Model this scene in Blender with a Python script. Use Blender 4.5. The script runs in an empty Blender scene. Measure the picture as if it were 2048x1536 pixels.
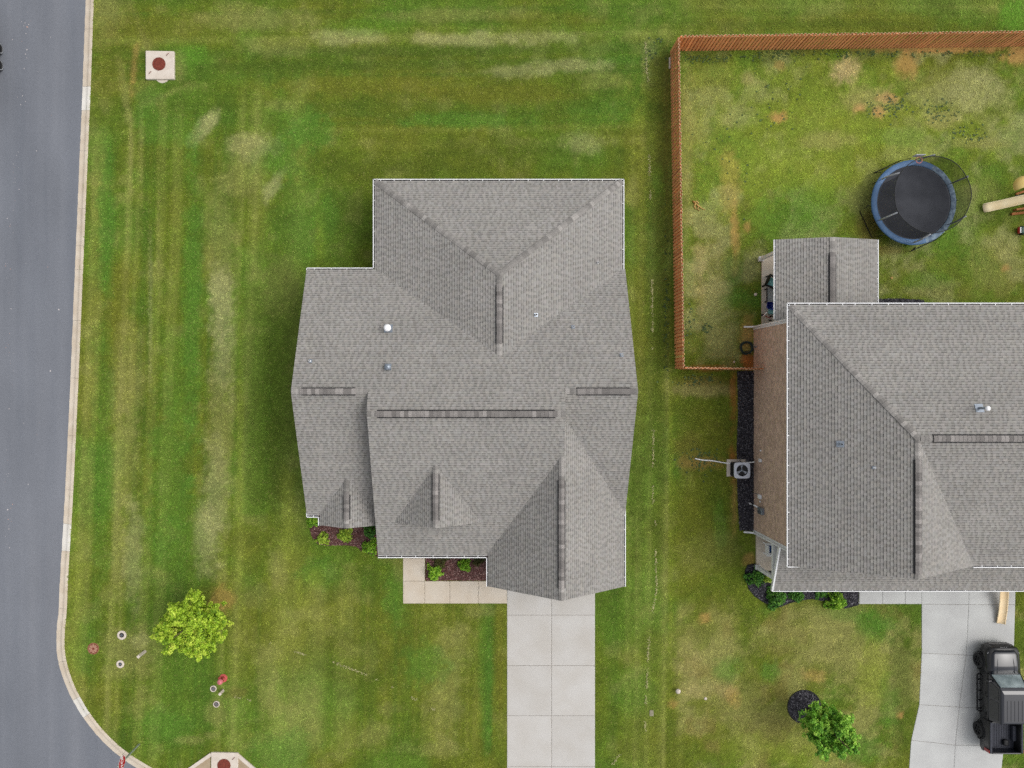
import bpy, math, random
import numpy as np
from mathutils import Vector, Matrix
random.seed(11)
rng = np.random.default_rng(11)
scene = bpy.context.scene
col = scene.collection

# ------------------------------------------------------------------ camera, sky, sun, exposure
CAM_H, FPX, NX, NY = 43.0, 1460.0, 964.0, 775.0
cam = bpy.data.cameras.new('camera')
cam.sensor_width = 36.0
cam.lens = FPX / 2048.0 * 36.0
cam.shift_x = (1024.0 - NX) / 2048.0
cam.shift_y = (NY - 768.0) / 2048.0
cam.clip_end = 3000.0
camo = bpy.data.objects.new('camera', cam)
camo.location = (0, 0, CAM_H)
col.objects.link(camo)
scene.camera = camo

SUN_EL, SUN_AZ = 56.0, 84.0            # degrees; azimuth clockwise from +Y
w = bpy.data.worlds.new('World'); scene.world = w; w.use_nodes = True
wn, wl = w.node_tree.nodes, w.node_tree.links
sky = wn.new('ShaderNodeTexSky'); sky.sky_type = 'NISHITA'; sky.sun_disc = False
sky.sun_elevation = math.radians(SUN_EL); sky.sun_rotation = math.radians(SUN_AZ)
sky.dust_density = 4.0; sky.air_density = 1.0; sky.ozone_density = 1.0
hs = wn.new('ShaderNodeHueSaturation'); hs.inputs['Saturation'].default_value = 0.22
wl.new(sky.outputs[0], hs.inputs['Color'])
bg = wn['Background']; bg.inputs['Strength'].default_value = 0.15
wl.new(hs.outputs[0], bg.inputs['Color'])
sl = bpy.data.lights.new('sun', 'SUN'); sl.energy = 0.58; sl.angle = math.radians(42); sl.color = (1.0, 0.965, 0.92)
so = bpy.data.objects.new('sun', sl); col.objects.link(so)
el, az = math.radians(SUN_EL), math.radians(SUN_AZ)
sdir = Vector((math.sin(az) * math.cos(el), math.cos(az) * math.cos(el), math.sin(el)))
so.rotation_euler = sdir.to_track_quat('Z', 'Y').to_euler(); so.location = sdir * 60
vs = scene.view_settings
vs.view_transform = 'Standard'; vs.look = 'None'; vs.gamma = 1.0; vs.use_curve_mapping = False
vs.exposure = 0.345
scene.cycles.max_bounces = 5; scene.cycles.transparent_max_bounces = 8
scene.cycles.use_denoising = False

# ------------------------------------------------------------------ helpers
def W(px, py, z=0.0):
    k = (CAM_H - z) / FPX
    return Vector(((px - NX) * k, (NY - py) * k, z))
def lin(c):
    c = c / 255.0
    return c / 12.92 if c <= 0.04045 else ((c + 0.055) / 1.055) ** 2.4
ALB = 0.80
def C(r, g, b, s=1.0):
    return (lin(r) * ALB * s, lin(g) * ALB * s, lin(b) * ALB * s, 1.0)

def new_mat(name, rough=0.8, metallic=0.0, spec=0.3):
    m = bpy.data.materials.new(name); m.use_nodes = True
    b = m.node_tree.nodes['Principled BSDF']
    b.inputs['Roughness'].default_value = rough
    b.inputs['Metallic'].default_value = metallic
    b.inputs['Specular IOR Level'].default_value = spec
    return m, m.node_tree.nodes, m.node_tree.links, b
def pm(name, c1, c2=None, scale=4.0, rough=0.8, metallic=0.0, bump=0.0, bscale=60.0, spec=0.3, stretch=(1, 1, 1), detail=5.0, objrand=0.0, objramp=False, coat=0.0, fine=0.0, fscale=90.0):
    m, n, l, b = new_mat(name, rough, metallic, spec)
    c2 = c2 or tuple(x * 0.8 for x in c1[:3]) + (1,)
    geo = n.new('ShaderNodeNewGeometry')
    mp = n.new('ShaderNodeMapping'); mp.inputs['Scale'].default_value = stretch
    l.new(geo.outputs['Position'], mp.inputs['Vector'])
    t = n.new('ShaderNodeTexNoise'); t.inputs['Scale'].default_value = scale; t.inputs['Detail'].default_value = detail
    l.new(mp.outputs[0], t.inputs['Vector'])
    r = n.new('ShaderNodeMapRange'); r.inputs[1].default_value = 0.3; r.inputs[2].default_value = 0.7
    l.new(t.outputs['Fac'], r.inputs[0])
    mx = n.new('ShaderNodeMix'); mx.data_type = 'RGBA'
    mx.inputs[6].default_value = c1; mx.inputs[7].default_value = c2
    l.new(r.outputs[0], mx.inputs[0])
    out = mx.outputs[2]
    if fine:
        t3 = n.new('ShaderNodeTexNoise'); t3.inputs['Scale'].default_value = fscale; t3.inputs['Detail'].default_value = 3
        l.new(geo.outputs['Position'], t3.inputs['Vector'])
        r3 = n.new('ShaderNodeMapRange'); r3.inputs[1].default_value = 0.3; r3.inputs[2].default_value = 0.7
        r3.inputs[3].default_value = 1 - fine; r3.inputs[4].default_value = 1 + fine
        l.new(t3.outputs['Fac'], r3.inputs[0])
        v3 = n.new('ShaderNodeVectorMath'); v3.operation = 'SCALE'
        l.new(out, v3.inputs[0]); l.new(r3.outputs[0], v3.inputs['Scale']); out = v3.outputs[0]
    if objrand:
        oi = n.new('ShaderNodeObjectInfo')
        r2 = n.new('ShaderNodeMapRange'); r2.inputs[3].default_value = 1 - objrand; r2.inputs[4].default_value = 1 + objrand
        src_r = oi.outputs['Random']
        if objramp:
            rp_ = n.new('ShaderNodeValToRGB'); rp_.color_ramp.interpolation = 'CONSTANT'; e_ = rp_.color_ramp.elements
            for q, (ps_, vl) in enumerate(((0.0, 0.2), (0.17, 0.48), (0.34, 0.08), (0.5, 0.58), (0.66, 0.3), (0.84, 0.86))):
                el_ = e_[q] if q < 2 else e_.new(ps_)
                el_.position = ps_; el_.color = (vl, vl, vl, 1)
            l.new(src_r, rp_.inputs[0]); src_r = rp_.outputs[0]
        l.new(src_r, r2.inputs[0])
        v = n.new('ShaderNodeVectorMath'); v.operation = 'SCALE'
        l.new(out, v.inputs[0]); l.new(r2.outputs[0], v.inputs['Scale']); out = v.outputs[0]
    l.new(out, b.inputs['Base Color'])
    if coat: b.inputs['Coat Weight'].default_value = coat; b.inputs['Coat Roughness'].default_value = 0.06
    if bump:
        t2 = n.new('ShaderNodeTexNoise'); t2.inputs['Scale'].default_value = bscale; t2.inputs['Detail'].default_value = 4
        l.new(geo.outputs['Position'], t2.inputs['Vector'])
        bp = n.new('ShaderNodeBump'); bp.inputs['Strength'].default_value = bump; bp.inputs['Distance'].default_value = 0.02
        l.new(t2.outputs['Fac'], bp.inputs['Height']); l.new(bp.outputs[0], b.inputs['Normal'])
    return m
def attr_mat(name, attr, base=None, rough=0.9, translucent=0.0, fine=0.25, fscale=70.0, spec=0.2):
    """colour carried by the mesh (each leaf, blade, shingle has its own), fine grain on top"""
    m, n, l, b = new_mat(name, rough, 0.0, spec)
    a = n.new('ShaderNodeAttribute'); a.attribute_name = attr
    src = a.outputs['Color']
    geo = n.new('ShaderNodeNewGeometry')
    t = n.new('ShaderNodeTexNoise'); t.inputs['Scale'].default_value = fscale; t.inputs['Detail'].default_value = 4
    l.new(geo.outputs['Position'], t.inputs['Vector'])
    r = n.new('ShaderNodeMapRange'); r.inputs[1].default_value = 0.3; r.inputs[2].default_value = 0.7
    r.inputs[3].default_value = 1 - fine; r.inputs[4].default_value = 1 + fine
    l.new(t.outputs['Fac'], r.inputs[0])
    v = n.new('ShaderNodeVectorMath'); v.operation = 'SCALE'
    l.new(src, v.inputs[0]); l.new(r.outputs[0], v.inputs['Scale'])
    l.new(v.outputs[0], b.inputs['Base Color'])
    if translucent:
        tr = n.new('ShaderNodeBsdfTranslucent'); l.new(v.outputs[0], tr.inputs['Color'])
        ms = n.new('ShaderNodeMixShader'); ms.inputs[0].default_value = translucent
        l.new(b.outputs[0], ms.inputs[1]); l.new(tr.outputs[0], ms.inputs[2])
        l.new(ms.outputs[0], n['Material Output'].inputs['Surface'])
    return m

class MB:
    def __init__(s): s.v = []; s.f = []; s.m = []
    def poly(s, pts, mi=0):
        i = len(s.v); s.v += [Vector(p) for p in pts]; s.f.append(tuple(range(i, i + len(pts)))); s.m.append(mi); return s
    def box(s, x0, x1, y0, y1, z0, z1, mi=0, M=None):
        i = len(s.v)
        c = [(x0, y0, z0), (x1, y0, z0), (x1, y1, z0), (x0, y1, z0), (x0, y0, z1), (x1, y0, z1), (x1, y1, z1), (x0, y1, z1)]
        s.v += [(M @ Vector(p)) if M else Vector(p) for p in c]
        for q in ((0, 3, 2, 1), (4, 5, 6, 7), (0, 1, 5, 4), (1, 2, 6, 5), (2, 3, 7, 6), (3, 0, 4, 7)):
            s.f.append(tuple(i + k for k in q)); s.m.append(mi)
        return s
    def prism(s, poly, z0, z1, mi=0):
        """poly: list of (x,y) or 3-D points; z0/z1 offsets when 3-D"""
        n = len(poly); i = len(s.v)
        if len(poly[0]) == 2:
            lo = [Vector((p[0], p[1], z0)) for p in poly]; hi = [Vector((p[0], p[1], z1)) for p in poly]
        else:
            lo = [Vector(p) + Vector((0, 0, z0)) for p in poly]; hi = [Vector(p) + Vector((0, 0, z1)) for p in poly]
        s.v += lo + hi
        s.f.append(tuple(i + k for k in range(n - 1, -1, -1))); s.m.append(mi)
        s.f.append(tuple(i + n + k for k in range(n))); s.m.append(mi)
        for k in range(n):
            j = (k + 1) % n
            s.f.append((i + k, i + j, i + n + j, i + n + k)); s.m.append(mi)
        return s
    def tube(s, pts, r, n=8, mi=0, closed=False, caps=True):
        pts = [Vector(p) for p in pts]; N = len(pts); base = len(s.v)
        rr = r if isinstance(r, (list, tuple)) else [r] * N
        for k, p in enumerate(pts):
            if closed: t = pts[(k + 1) % N] - pts[k - 1]
            else: t = pts[min(k + 1, N - 1)] - pts[max(k - 1, 0)]
            t.normalize()
            ref = Vector((0, 0, 1)) if abs(t.z) < 0.9 else Vector((1, 0, 0))
            a = t.cross(ref).normalized(); b = t.cross(a).normalized()
            for q in range(n):
                an = 2 * math.pi * q / n
                s.v.append(p + (a * math.cos(an) + b * math.sin(an)) * rr[k])
        rng_ = N if closed else N - 1
        for k in range(rng_):
            k2 = (k + 1) % N
            for q in range(n):
                q2 = (q + 1) % n
                s.f.append((base + k * n + q, base + k * n + q2, base + k2 * n + q2, base + k2 * n + q)); s.m.append(mi)
        if caps and not closed:
            s.f.append(tuple(base + q for q in range(n - 1, -1, -1))); s.m.append(mi)
            s.f.append(tuple(base + (N - 1) * n + q for q in range(n))); s.m.append(mi)
        return s
    def lathe(s, prof, c=(0, 0, 0), n=24, mi=0, M=None, capb=False, capt=False):
        base = len(s.v); c = Vector(c)
        for (r, z) in prof:
            for q in range(n):
                a = 2 * math.pi * q / n
                p = Vector((r * math.cos(a), r * math.sin(a), z))
                s.v.append(c + ((M @ p) if M else p))
        for k in range(len(prof) - 1):
            for q in range(n):
                q2 = (q + 1) % n
                s.f.append((base + k * n + q, base + k * n + q2, base + (k + 1) * n + q2, base + (k + 1) * n + q)); s.m.append(mi)
        if capb: s.f.append(tuple(base + q for q in range(n - 1, -1, -1))); s.m.append(mi)
        if capt:
            o = base + (len(prof) - 1) * n
            s.f.append(tuple(o + q for q in range(n))); s.m.append(mi)
        return s
    def mesh(s, name, mats, off=Vector((0, 0, 0)), smooth=False):
        me = bpy.data.meshes.new(name)
        me.from_pydata([tuple(v - off) for v in s.v], [], s.f)
        for m in (mats if isinstance(mats, (list, tuple)) else [mats]): me.materials.append(m)
        me.polygons.foreach_set('material_index', s.m)
        if smooth: me.polygons.foreach_set('use_smooth', [True] * len(s.f))
        me.update()
        return me
def tag(o, label=None, cat=None, group=None, kind=None):
    if label: o['label'] = label
    if cat: o['category'] = cat
    if group: o['group'] = group
    if kind: o['kind'] = kind
    return o
def link(name, me, parent=None):
    o = bpy.data.objects.new(name, me); col.objects.link(o)
    if parent is not None: o.parent = parent
    return o
def thing(name, label, cat, loc=(0, 0, 0), group=None, kind=None):
    o = bpy.data.objects.new(name, None); col.objects.link(o)
    o.location = loc; o.empty_display_size = 0.2
    return tag(o, label, cat, group, kind)
def root_loc(o):
    while o.parent is not None: o = o.parent
    return Vector(o.location)
def part(name, mb, mats, parent, smooth=False, bevel=0.0, kind=None):
    """mb in world coordinates"""
    me = mb.mesh(name, mats, root_loc(parent), smooth)
    o = link(name, me, parent)
    if bevel:
        b = o.modifiers.new('bevel', 'BEVEL'); b.width = bevel; b.segments = 2; b.limit_method = 'ANGLE'
    if kind: o['kind'] = kind
    return o
def solo(name, mb, mats, loc, label=None, cat=None, group=None, kind=None, smooth=False, bevel=0.0):
    """a thing of one mesh, mb in world coordinates, origin at loc"""
    loc = Vector(loc)
    o = link(name, mb.mesh(name, mats, loc, smooth)); o.location = loc
    if bevel:
        b = o.modifiers.new('bevel', 'BEVEL'); b.width = bevel; b.segments = 2; b.limit_method = 'ANGLE'
    return tag(o, label, cat, group, kind)
def np_mesh(name, verts, loops, nper, mat, face_col=None, smooth=False):
    """fast mesh of equal polygons; verts (N,3), loops flat ints, face_col (F,3)"""
    me = bpy.data.meshes.new(name)
    nf = len(loops) // nper
    me.vertices.add(len(verts)); me.vertices.foreach_set('co', verts.astype(np.float32).ravel())
    me.loops.add(len(loops)); me.loops.foreach_set('vertex_index', loops.astype(np.int32))
    me.polygons.add(nf); me.polygons.foreach_set('loop_start', np.arange(0, nf * nper, nper, dtype=np.int32))
    if smooth: me.polygons.foreach_set('use_smooth', np.ones(nf, dtype=bool))
    if face_col is not None:
        a = me.attributes.new('tint', 'FLOAT_COLOR', 'FACE')
        c4 = np.ones((nf, 4), dtype=np.float32); c4[:, :3] = face_col
        a.data.foreach_set('color', c4.ravel())
    me.materials.append(mat)
    me.update(calc_edges=True); me.validate()
    return me

def hash2(ix, iy, s):
    h = (ix.astype(np.int64) * 374761393 + iy.astype(np.int64) * 668265263 + s * 144665) & 0x7fffffff
    h = ((h ^ (h >> 13)) * 1274126177) & 0x7fffffff
    return ((h ^ (h >> 16)) & 0xffff) / 65535.0
def vnoise(x, y, s=0):
    ix, iy = np.floor(x), np.floor(y); fx, fy = x - ix, y - iy
    fx = fx * fx * (3 - 2 * fx); fy = fy * fy * (3 - 2 * fy)
    a, b = hash2(ix, iy, s), hash2(ix + 1, iy, s); c, d = hash2(ix, iy + 1, s), hash2(ix + 1, iy + 1, s)
    return (a * (1 - fx) + b * fx) * (1 - fy) + (c * (1 - fx) + d * fx) * fy
def fbm(x, y, s=0, o=4):
    t = 0; amp = 0.5; tot = 0
    for k in range(o):
        t = t + amp * vnoise(x * 2 ** k, y * 2 ** k, s + 17 * k); tot += amp; amp *= 0.55
    return t / tot
def inside(poly, x, y):
    r = np.zeros(x.shape, bool); n = len(poly)
    for i in range(n):
        x0, y0 = poly[i][0], poly[i][1]; x1, y1 = poly[(i + 1) % n][0], poly[(i + 1) % n][1]
        cnd = ((y0 > y) != (y1 > y))
        if y1 != y0:
            r ^= cnd & (x < (x1 - x0) * (y - y0) / (y1 - y0) + x0)
    return r
def pxpoly(pts, z=0.0):
    return [(W(a, b, z).x, W(a, b, z).y) for a, b in pts]

# ------------------------------------------------------------------ materials
M = {}
M['concrete'] = pm('concrete', C(206, 203, 198), C(196, 191, 183), 0.7, 0.9, bump=0.15, bscale=45, objrand=0.035, fine=0.05, fscale=30)
M['concrete_tan'] = pm('concrete_tan', C(220, 210, 195), C(208, 193, 172), 0.8, 0.9, bump=0.15, bscale=45, objrand=0.03, fine=0.05, fscale=30)
M['concrete_new'] = pm('concrete_new', C(205, 206, 203), C(190, 190, 188), 0.7, 0.9, bump=0.15, bscale=45, objrand=0.03, fine=0.05, fscale=30)
M['kerb'] = pm('kerb_concrete', C(224, 212, 194), C(206, 190, 168), 1.3, 0.9, bump=0.2, bscale=40, objrand=0.05, fine=0.08)
M['kerb_new'] = pm('kerb_pale_concrete', C(238, 234, 225), C(222, 216, 204), 1.5, 0.9, bump=0.15, bscale=40)
M['joint'] = pm('joint_sand', C(120, 100, 80), C(90, 78, 62), 12, 0.95)
M['precast'] = pm('precast_concrete', C(228, 217, 204), C(214, 201, 186), 2.5, 0.9, bump=0.15, bscale=40)
M['rust'] = pm('rusted_iron', C(140, 68, 52), C(110, 52, 42), 9, 0.85, bump=0.4, bscale=30)
M['white'] = pm('white_painted_metal', (.78, .78, .78, 1), (.68, .68, .68, 1), 3, 0.5)
M['white_plastic'] = pm('white_plastic', (.84, .84, .84, 1), (.79, .79, .8, 1), 3, 0.45)
M['gutter_grit'] = pm('gutter_grit', C(74, 72, 72), C(60, 58, 58), 8, 0.95)
M['black'] = pm('black_plastic', C(34, 34, 36), C(26, 26, 28), 6, 0.6)
M['cap_hip'] = pm('shingle_hip_cap', C(158, 154, 149), C(148, 144, 139), 14, 0.95, bump=0.3, bscale=120, objrand=0.36, objramp=True, fine=0.12, fscale=120)
M['cap'] = pm('shingle_cap', C(150, 145, 141), C(138, 133, 129), 14, 0.95, bump=0.4, bscale=120, objrand=0.38, objramp=True, fine=0.15, fscale=120)
M['siding_pale'] = pm('pale_siding', C(200, 200, 198), C(188, 188, 186), 2, 0.7)
M['galv'] = pm('galvanised_steel', C(172, 180, 190), C(140, 150, 160), 8, 0.4, metallic=0.5)
M['shingle'] = attr_mat('shingle_granules', 'tint', rough=0.95, fine=0.14, fscale=55)
M['shake'] = attr_mat('brown_shake', 'tint', rough=0.9, fine=0.2, fscale=40)
M['leaf'] = attr_mat('leaf', 'tint', rough=0.55, translucent=0.25, fine=0.1, fscale=30, spec=0.35)
M['bark'] = pm('bark', C(110, 92, 74), C(80, 66, 52), 14, 0.95, bump=0.6, bscale=50)
M['chip'] = attr_mat('mulch_chip', 'tint', rough=0.95, fine=0.3, fscale=60)
M['grass'] = attr_mat('grass_blade', 'tint', rough=0.75, translucent=0.25, fine=0.12, fscale=3.0, spec=0.15)
# ------------------------------------------------------------------ ground, road, kerb
def grass_ground_mat():
    m, n, l, b = new_mat('lawn_soil_and_thatch', 0.95, 0, 0.1)
    a = n.new('ShaderNodeAttribute'); a.attribute_name = 'tint'
    geo = n.new('ShaderNodeNewGeometry')
    t = n.new('ShaderNodeTexNoise'); t.inputs['Scale'].default_value = 11.0; t.inputs['Detail'].default_value = 6; t.inputs['Roughness'].default_value = 0.75
    l.new(geo.outputs['Position'], t.inputs['Vector'])
    r = n.new('ShaderNodeMapRange'); r.inputs[1].default_value = 0.3; r.inputs[2].default_value = 0.7; r.inputs[3].default_value = 0.68; r.inputs[4].default_value = 1.25
    l.new(t.outputs['Fac'], r.inputs[0])
    v = n.new('ShaderNodeVectorMath'); v.operation = 'SCALE'
    l.new(a.outputs['Color'], v.inputs[0]); l.new(r.outputs[0], v.inputs['Scale'])
    l.new(v.outputs[0], b.inputs['Base Color'])
    bp = n.new('ShaderNodeBump'); bp.inputs['Strength'].default_value = 0.6; bp.inputs['Distance'].default_value = 0.05
    l.new(t.outputs['Fac'], bp.inputs['Height']); l.new(bp.outputs[0], b.inputs['Normal'])
    return m
M['lawn'] = grass_ground_mat()
M['ground'] = pm('far_grass', C(104, 118, 50), C(128, 126, 62), 0.3, 0.95)
solo('ground', MB().poly([(-600, -600, -0.16), (600, -600, -0.16), (600, 600, -0.16), (-600, 600, -0.16)]), M['ground'], (0, 0, -0.16), kind='structure')

# kerb line: the edge of the road, as seen along the street and round the corner
KERB = [(200, -900), (186, -420), (180, -220), (171, 0), (165, 170), (156, 384), (148, 576), (140, 768), (129, 1000), (120, 1150), (117, 1219), (113, 1262), (113, 1300), (117, 1327), (125, 1355), (136, 1383), (148, 1406), (163, 1431), (186, 1462), (213, 1491), (241, 1515), (275, 1538), (320, 1562), (380, 1584), (460, 1600), (600, 1610), (1000, 1614), (2000, 1622), (2900, 1630)]
def catmull(P, per):
    out = []
    for i in range(len(P) - 1):
        p0, p1, p2, p3 = P[max(i - 1, 0)], P[i], P[i + 1], P[min(i + 2, len(P) - 1)]
        for k in range(per):
            t = k / per
            out.append(0.5 * ((2 * p1) + (p2 - p0) * t + (2 * p0 - 5 * p1 + 4 * p2 - p3) * t * t + (3 * p1 - p0 - 3 * p2 + p3) * t ** 3))
    return out + [P[-1]]
kl = catmull([W(a, b) for a, b in KERB], 6)
# resample by arc length
def resample(P, step):
    out = [P[0].copy()]; acc = 0.0
    for a, b in zip(P[:-1], P[1:]):
        d = (b - a).length; t = step - acc
        while t <= d:
            out.append(a.lerp(b, t / d)); t += step
        acc = (acc + d) % step
    return out
kp = resample(kl, 0.2)
def normal_right(P, i):
    t = (P[min(i + 1, len(P) - 1)] - P[max(i - 1, 0)]).normalized()
    return Vector((-t.y, t.x, 0))          # towards the lawn
kn = [normal_right(kp, i) for i in range(len(kp))]
kin = [p + n * 0.30 for p, n in zip(kp, kn)]
kout = [p + n * 0.49 for p, n in zip(kp, kn)]

def road_mat():
    m, n, l, b = new_mat('asphalt', 0.88, 0, 0.3)
    geo = n.new('ShaderNodeNewGeometry')
    def noise(scale, st, d=5):
        mp = n.new('ShaderNodeMapping'); mp.inputs['Scale'].default_value = st; mp.inputs['Rotation'].default_value = (0, 0, 0.04)
        l.new(geo.outputs['Position'], mp.inputs['Vector'])
        t = n.new('ShaderNodeTexNoise'); t.inputs['Scale'].default_value = scale; t.inputs['Detail'].default_value = d
        l.new(mp.outputs[0], t.inputs['Vector']); return t.outputs['Fac']
    def rng2(src, a, c, lo=0.3, hi=0.7):
        r = n.new('ShaderNodeMapRange'); r.inputs[1].default_value = lo; r.inputs[2].default_value = hi; r.inputs[3].default_value = a; r.inputs[4].default_value = c
        l.new(src, r.inputs[0]); return r.outputs[0]
    mx = n.new('ShaderNodeMix'); mx.data_type = 'RGBA'; mx.inputs[6].default_value = C(118, 122, 130); mx.inputs[7].default_value = C(130, 133, 140)
    l.new(rng2(noise(0.9, (1.0, 0.05, 1)), 0, 1), mx.inputs[0])
    v = n.new('ShaderNodeVectorMath'); v.operation = 'SCALE'; l.new(mx.outputs[2], v.inputs[0]); l.new(rng2(noise(24, (1, 1, 1), 6), 0.86, 1.12), v.inputs['Scale'])
    v2 = n.new('ShaderNodeVectorMath'); v2.operation = 'SCALE'; l.new(v.outputs[0], v2.inputs[0]); l.new(rng2(noise(0.35, (1, .5, 1), 5), 0.90, 1.06), v2.inputs['Scale'])
    l.new(v2.outputs[0], b.inputs['Base Color'])
    bp = n.new('ShaderNodeBump'); bp.inputs['Strength'].default_value = 0.35; bp.inputs['Distance'].default_value = 0.01
    l.new(noise(55, (1, 1, 1), 4), bp.inputs['Height']); l.new(bp.outputs[0], b.inputs['Normal'])
    return m
M['road'] = road_mat()
edge = [p + n * 0.1 for p, n in zip(kp, kn)][::3]
i_c = min(range(len(edge)), key=lambda i: (edge[i] - W(163, 1431)).length)
road = MB()
za = -0.058
for a, b_ in zip(edge[:-1], edge[1:]):          # street running up the picture, corner and cross street in strips
    if a.y > -22.4: q = [Vector((-36, a.y, za)), Vector((-36, b_.y, za))]
    else: q = None
    if q: road.poly([(-36, a.y, za), (-36, b_.y, za), (b_.x, b_.y, za), (a.x, a.y, za)])
    lasty = b_.y if q else None
cut = [p for p in edge if p.y <= -22.4]
first = cut[0]
road.poly([(-36, first.y, za), (-36, -36, za), (first.x, -36, za), (first.x, first.y, za)])
prev = [p for p in edge if p.y > -22.4][-1]
road.poly([(-36, prev.y, za), (-36, first.y, za), (first.x, first.y, za), (prev.x, prev.y, za)]) if False else None
for a, b_ in zip(cut[:-1], cut[1:]):
    road.poly([(a.x, a.y, za), (a.x, -36, za), (b_.x, -36, za), (b_.x, b_.y, za)])
solo('road', road, M['road'], (-30, 0, za), kind='structure')

kerb_root = thing('kerb', None, None, (0, 0, 0), kind='structure')
bounds = [0]; acc = 0
joint_px = [(165, 54), (163, 172), (161, 217), (158, 299), (154, 419), (152, 491), (150, 536), (146, 643), (141, 756), (135, 870), (130, 980), (126, 1050), (123, 1100), (117, 1219), (117, 1326), (147, 1402), (166, 1433), (240, 1515)]
idx = sorted({min(range(len(kp)), key=lambda i: (kp[i] - W(a, b)).length) for a, b in joint_px})
idx = [i for i in range(0, idx[0] - 12, 15)] + idx
while idx[-1] + 15 < len(kp): idx.append(idx[-1] + 15)
idx.append(len(kp) - 1)
pale = {(163, 172), (126, 1050), (147, 1402)}
pale_i = {min(range(len(kp)), key=lambda i: (kp[i] - W(a, b)).length) for a, b in pale}
prof = [(-0.02, -0.16), (-0.02, -0.052), (0.16, -0.046), (0.24, -0.03), (0.31, 0.006), (0.35, 0.016), (0.47, 0.02), (0.49, 0.012), (0.49, -0.16)]
for a, b_ in zip(idx[:-1], idx[1:]):
    if b_ - a < 1: continue
    if (kp[a].y > 32) or (kp[b_].x > 42): continue
    mb = MB(); np_ = len(prof)
    pts = [(kp[k], kn[k]) for k in range(a, b_ + 1)]
    t0 = (pts[1][0] - pts[0][0]).normalized(); t1 = (pts[-1][0] - pts[-2][0]).normalized()
    pts[0] = (pts[0][0] + t0 * 0.006, pts[0][1]); pts[-1] = (pts[-1][0] - t1 * 0.006, pts[-1][1])
    for p, n_ in pts:
        jit = random.uniform(-0.012, 0.012)
        for k, (o, z) in enumerate(prof):
            oo = o + (jit if k < 2 else 0)
            mb.v.append(Vector((p.x + n_.x * oo, p.y + n_.y * oo, z)))
    for k in range(len(pts) - 1):
        for q in range(np_ - 1):
            mb.f.append((k * np_ + q, (k + 1) * np_ + q, (k + 1) * np_ + q + 1, k * np_ + q + 1)[::-1]); mb.m.append(0)
    mb.f.append(tuple(range(np_))); mb.m.append(0)
    mb.f.append(tuple((len(pts) - 1) * np_ + q for q in range(np_ - 1, -1, -1))); mb.m.append(0)
    part('kerb_segment', mb, M['kerb_new'] if a in pale_i else M['kerb'], kerb_root)

# ------------------------------------------------------------------ driveways and walks (slabs)
BEV = 0.012
def slab_mesh(mb, q, z0, z1, gap=0.007):
    """q: 4 plan corners, counter-clockwise; tooled (rounded) edge"""
    c = sum((Vector((p[0], p[1], 0)) for p in q), Vector()) / 4
    def ring(d, z):
        out = []
        for k in range(len(q)):
            p = Vector((q[k][0], q[k][1], 0)); a = Vector((q[k - 1][0], q[k - 1][1], 0)); b = Vector((q[(k + 1) % len(q)][0], q[(k + 1) % len(q)][1], 0))
            e1 = (p - a).normalized(); e2 = (b - p).normalized()
            n1 = Vector((-e1.y, e1.x, 0)); n2 = Vector((-e2.y, e2.x, 0))
            v = (n1 + n2); v = v / max(0.3, (1 + n1.dot(n2)))
            out.append(p + v * d + Vector((0, 0, z)))
        return out
    n = len(q); base = len(mb.v)
    rs = [ring(gap, z0), ring(gap, z1 - 0.012), ring(gap + 0.018, z1 - 0.002), ring(gap + 0.055, z1 - 0.003), ring(gap + 0.07, z1)]
    for r in rs: mb.v += r
    for k in range(len(rs) - 1):
        for i in range(n):
            j = (i + 1) % n
            mb.f.append((base + k * n + i, base + k * n + j, base + (k + 1) * n + j, base + (k + 1) * n + i)); mb.m.append(0)
    mb.f.append(tuple(base + (len(rs) - 1) * n + i for i in range(n))); mb.m.append(0)
    return mb
def slabs(root, mat, quads, z=0.03):
    for q in quads:
        if isinstance(q, tuple): q, mm = q
        else: mm = mat
        pts = [(W(a, b).x, W(a, b).y) for a, b in q]
        A = sum(pts[k][0] * pts[(k + 1) % 4][1] - pts[(k + 1) % 4][0] * pts[k][1] for k in range(4))
        if A < 0: pts = pts[::-1]
        part('slab', slab_mesh(MB(), pts, -0.1, z + random.uniform(-0.003, 0.003)), mm, root)
def rect(x0, x1, y0, y1): return [(x0, y0), (x1, y0), (x1, y1), (x0, y1)]
dr = solo('driveway', MB().prism(pxpoly([(1015, 1126), (1189, 1126), (1189, 1609), (1015, 1609)]), -0.11, 0.008), M['joint'], W(1100, 1400), kind='structure')
rows = [1128, 1230, 1331, 1431, 1533, 1608]
for a, b_ in zip(rows[:-1], rows[1:]):
    slabs(dr, M['concrete'], [rect(1014, 1103, a, b_), rect(1103, 1190, a, b_)])
wk = solo('front_walk', MB().prism(pxpoly([(807, 1060), (849, 1060), (849, 1163), (1013, 1163), (1013, 1206), (807, 1206)]), -0.11, 0.008), M['joint'], W(828, 1180), kind='structure')
slabs(wk, M['concrete_tan'], [rect(806, 850, 1040, 1117), rect(806, 850, 1117, 1162), rect(806, 849.5, 1162, 1207), rect(849.5, 899.5, 1162, 1207), rect(899.5, 956.5, 1162, 1207), rect(956.5, 1014, 1162, 1207)])
dl = [(1843, 1140), (1843, 1208), (1843, 1306), (1838, 1409), (1822, 1480), (1816, 1560), (1812, 1612)]
dc = [(1938, 1140), (1937, 1209), (1932, 1310), (1918, 1414), (1910, 1490), (1906, 1560), (1904, 1612)]
drr = [(2031, 1140), (2030, 1209), (2027, 1314), (2016, 1418), (2008, 1490), (2000, 1560), (1995, 1612)]
inset = lambda P, d: [(x + d, y) for x, y in P]
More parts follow.
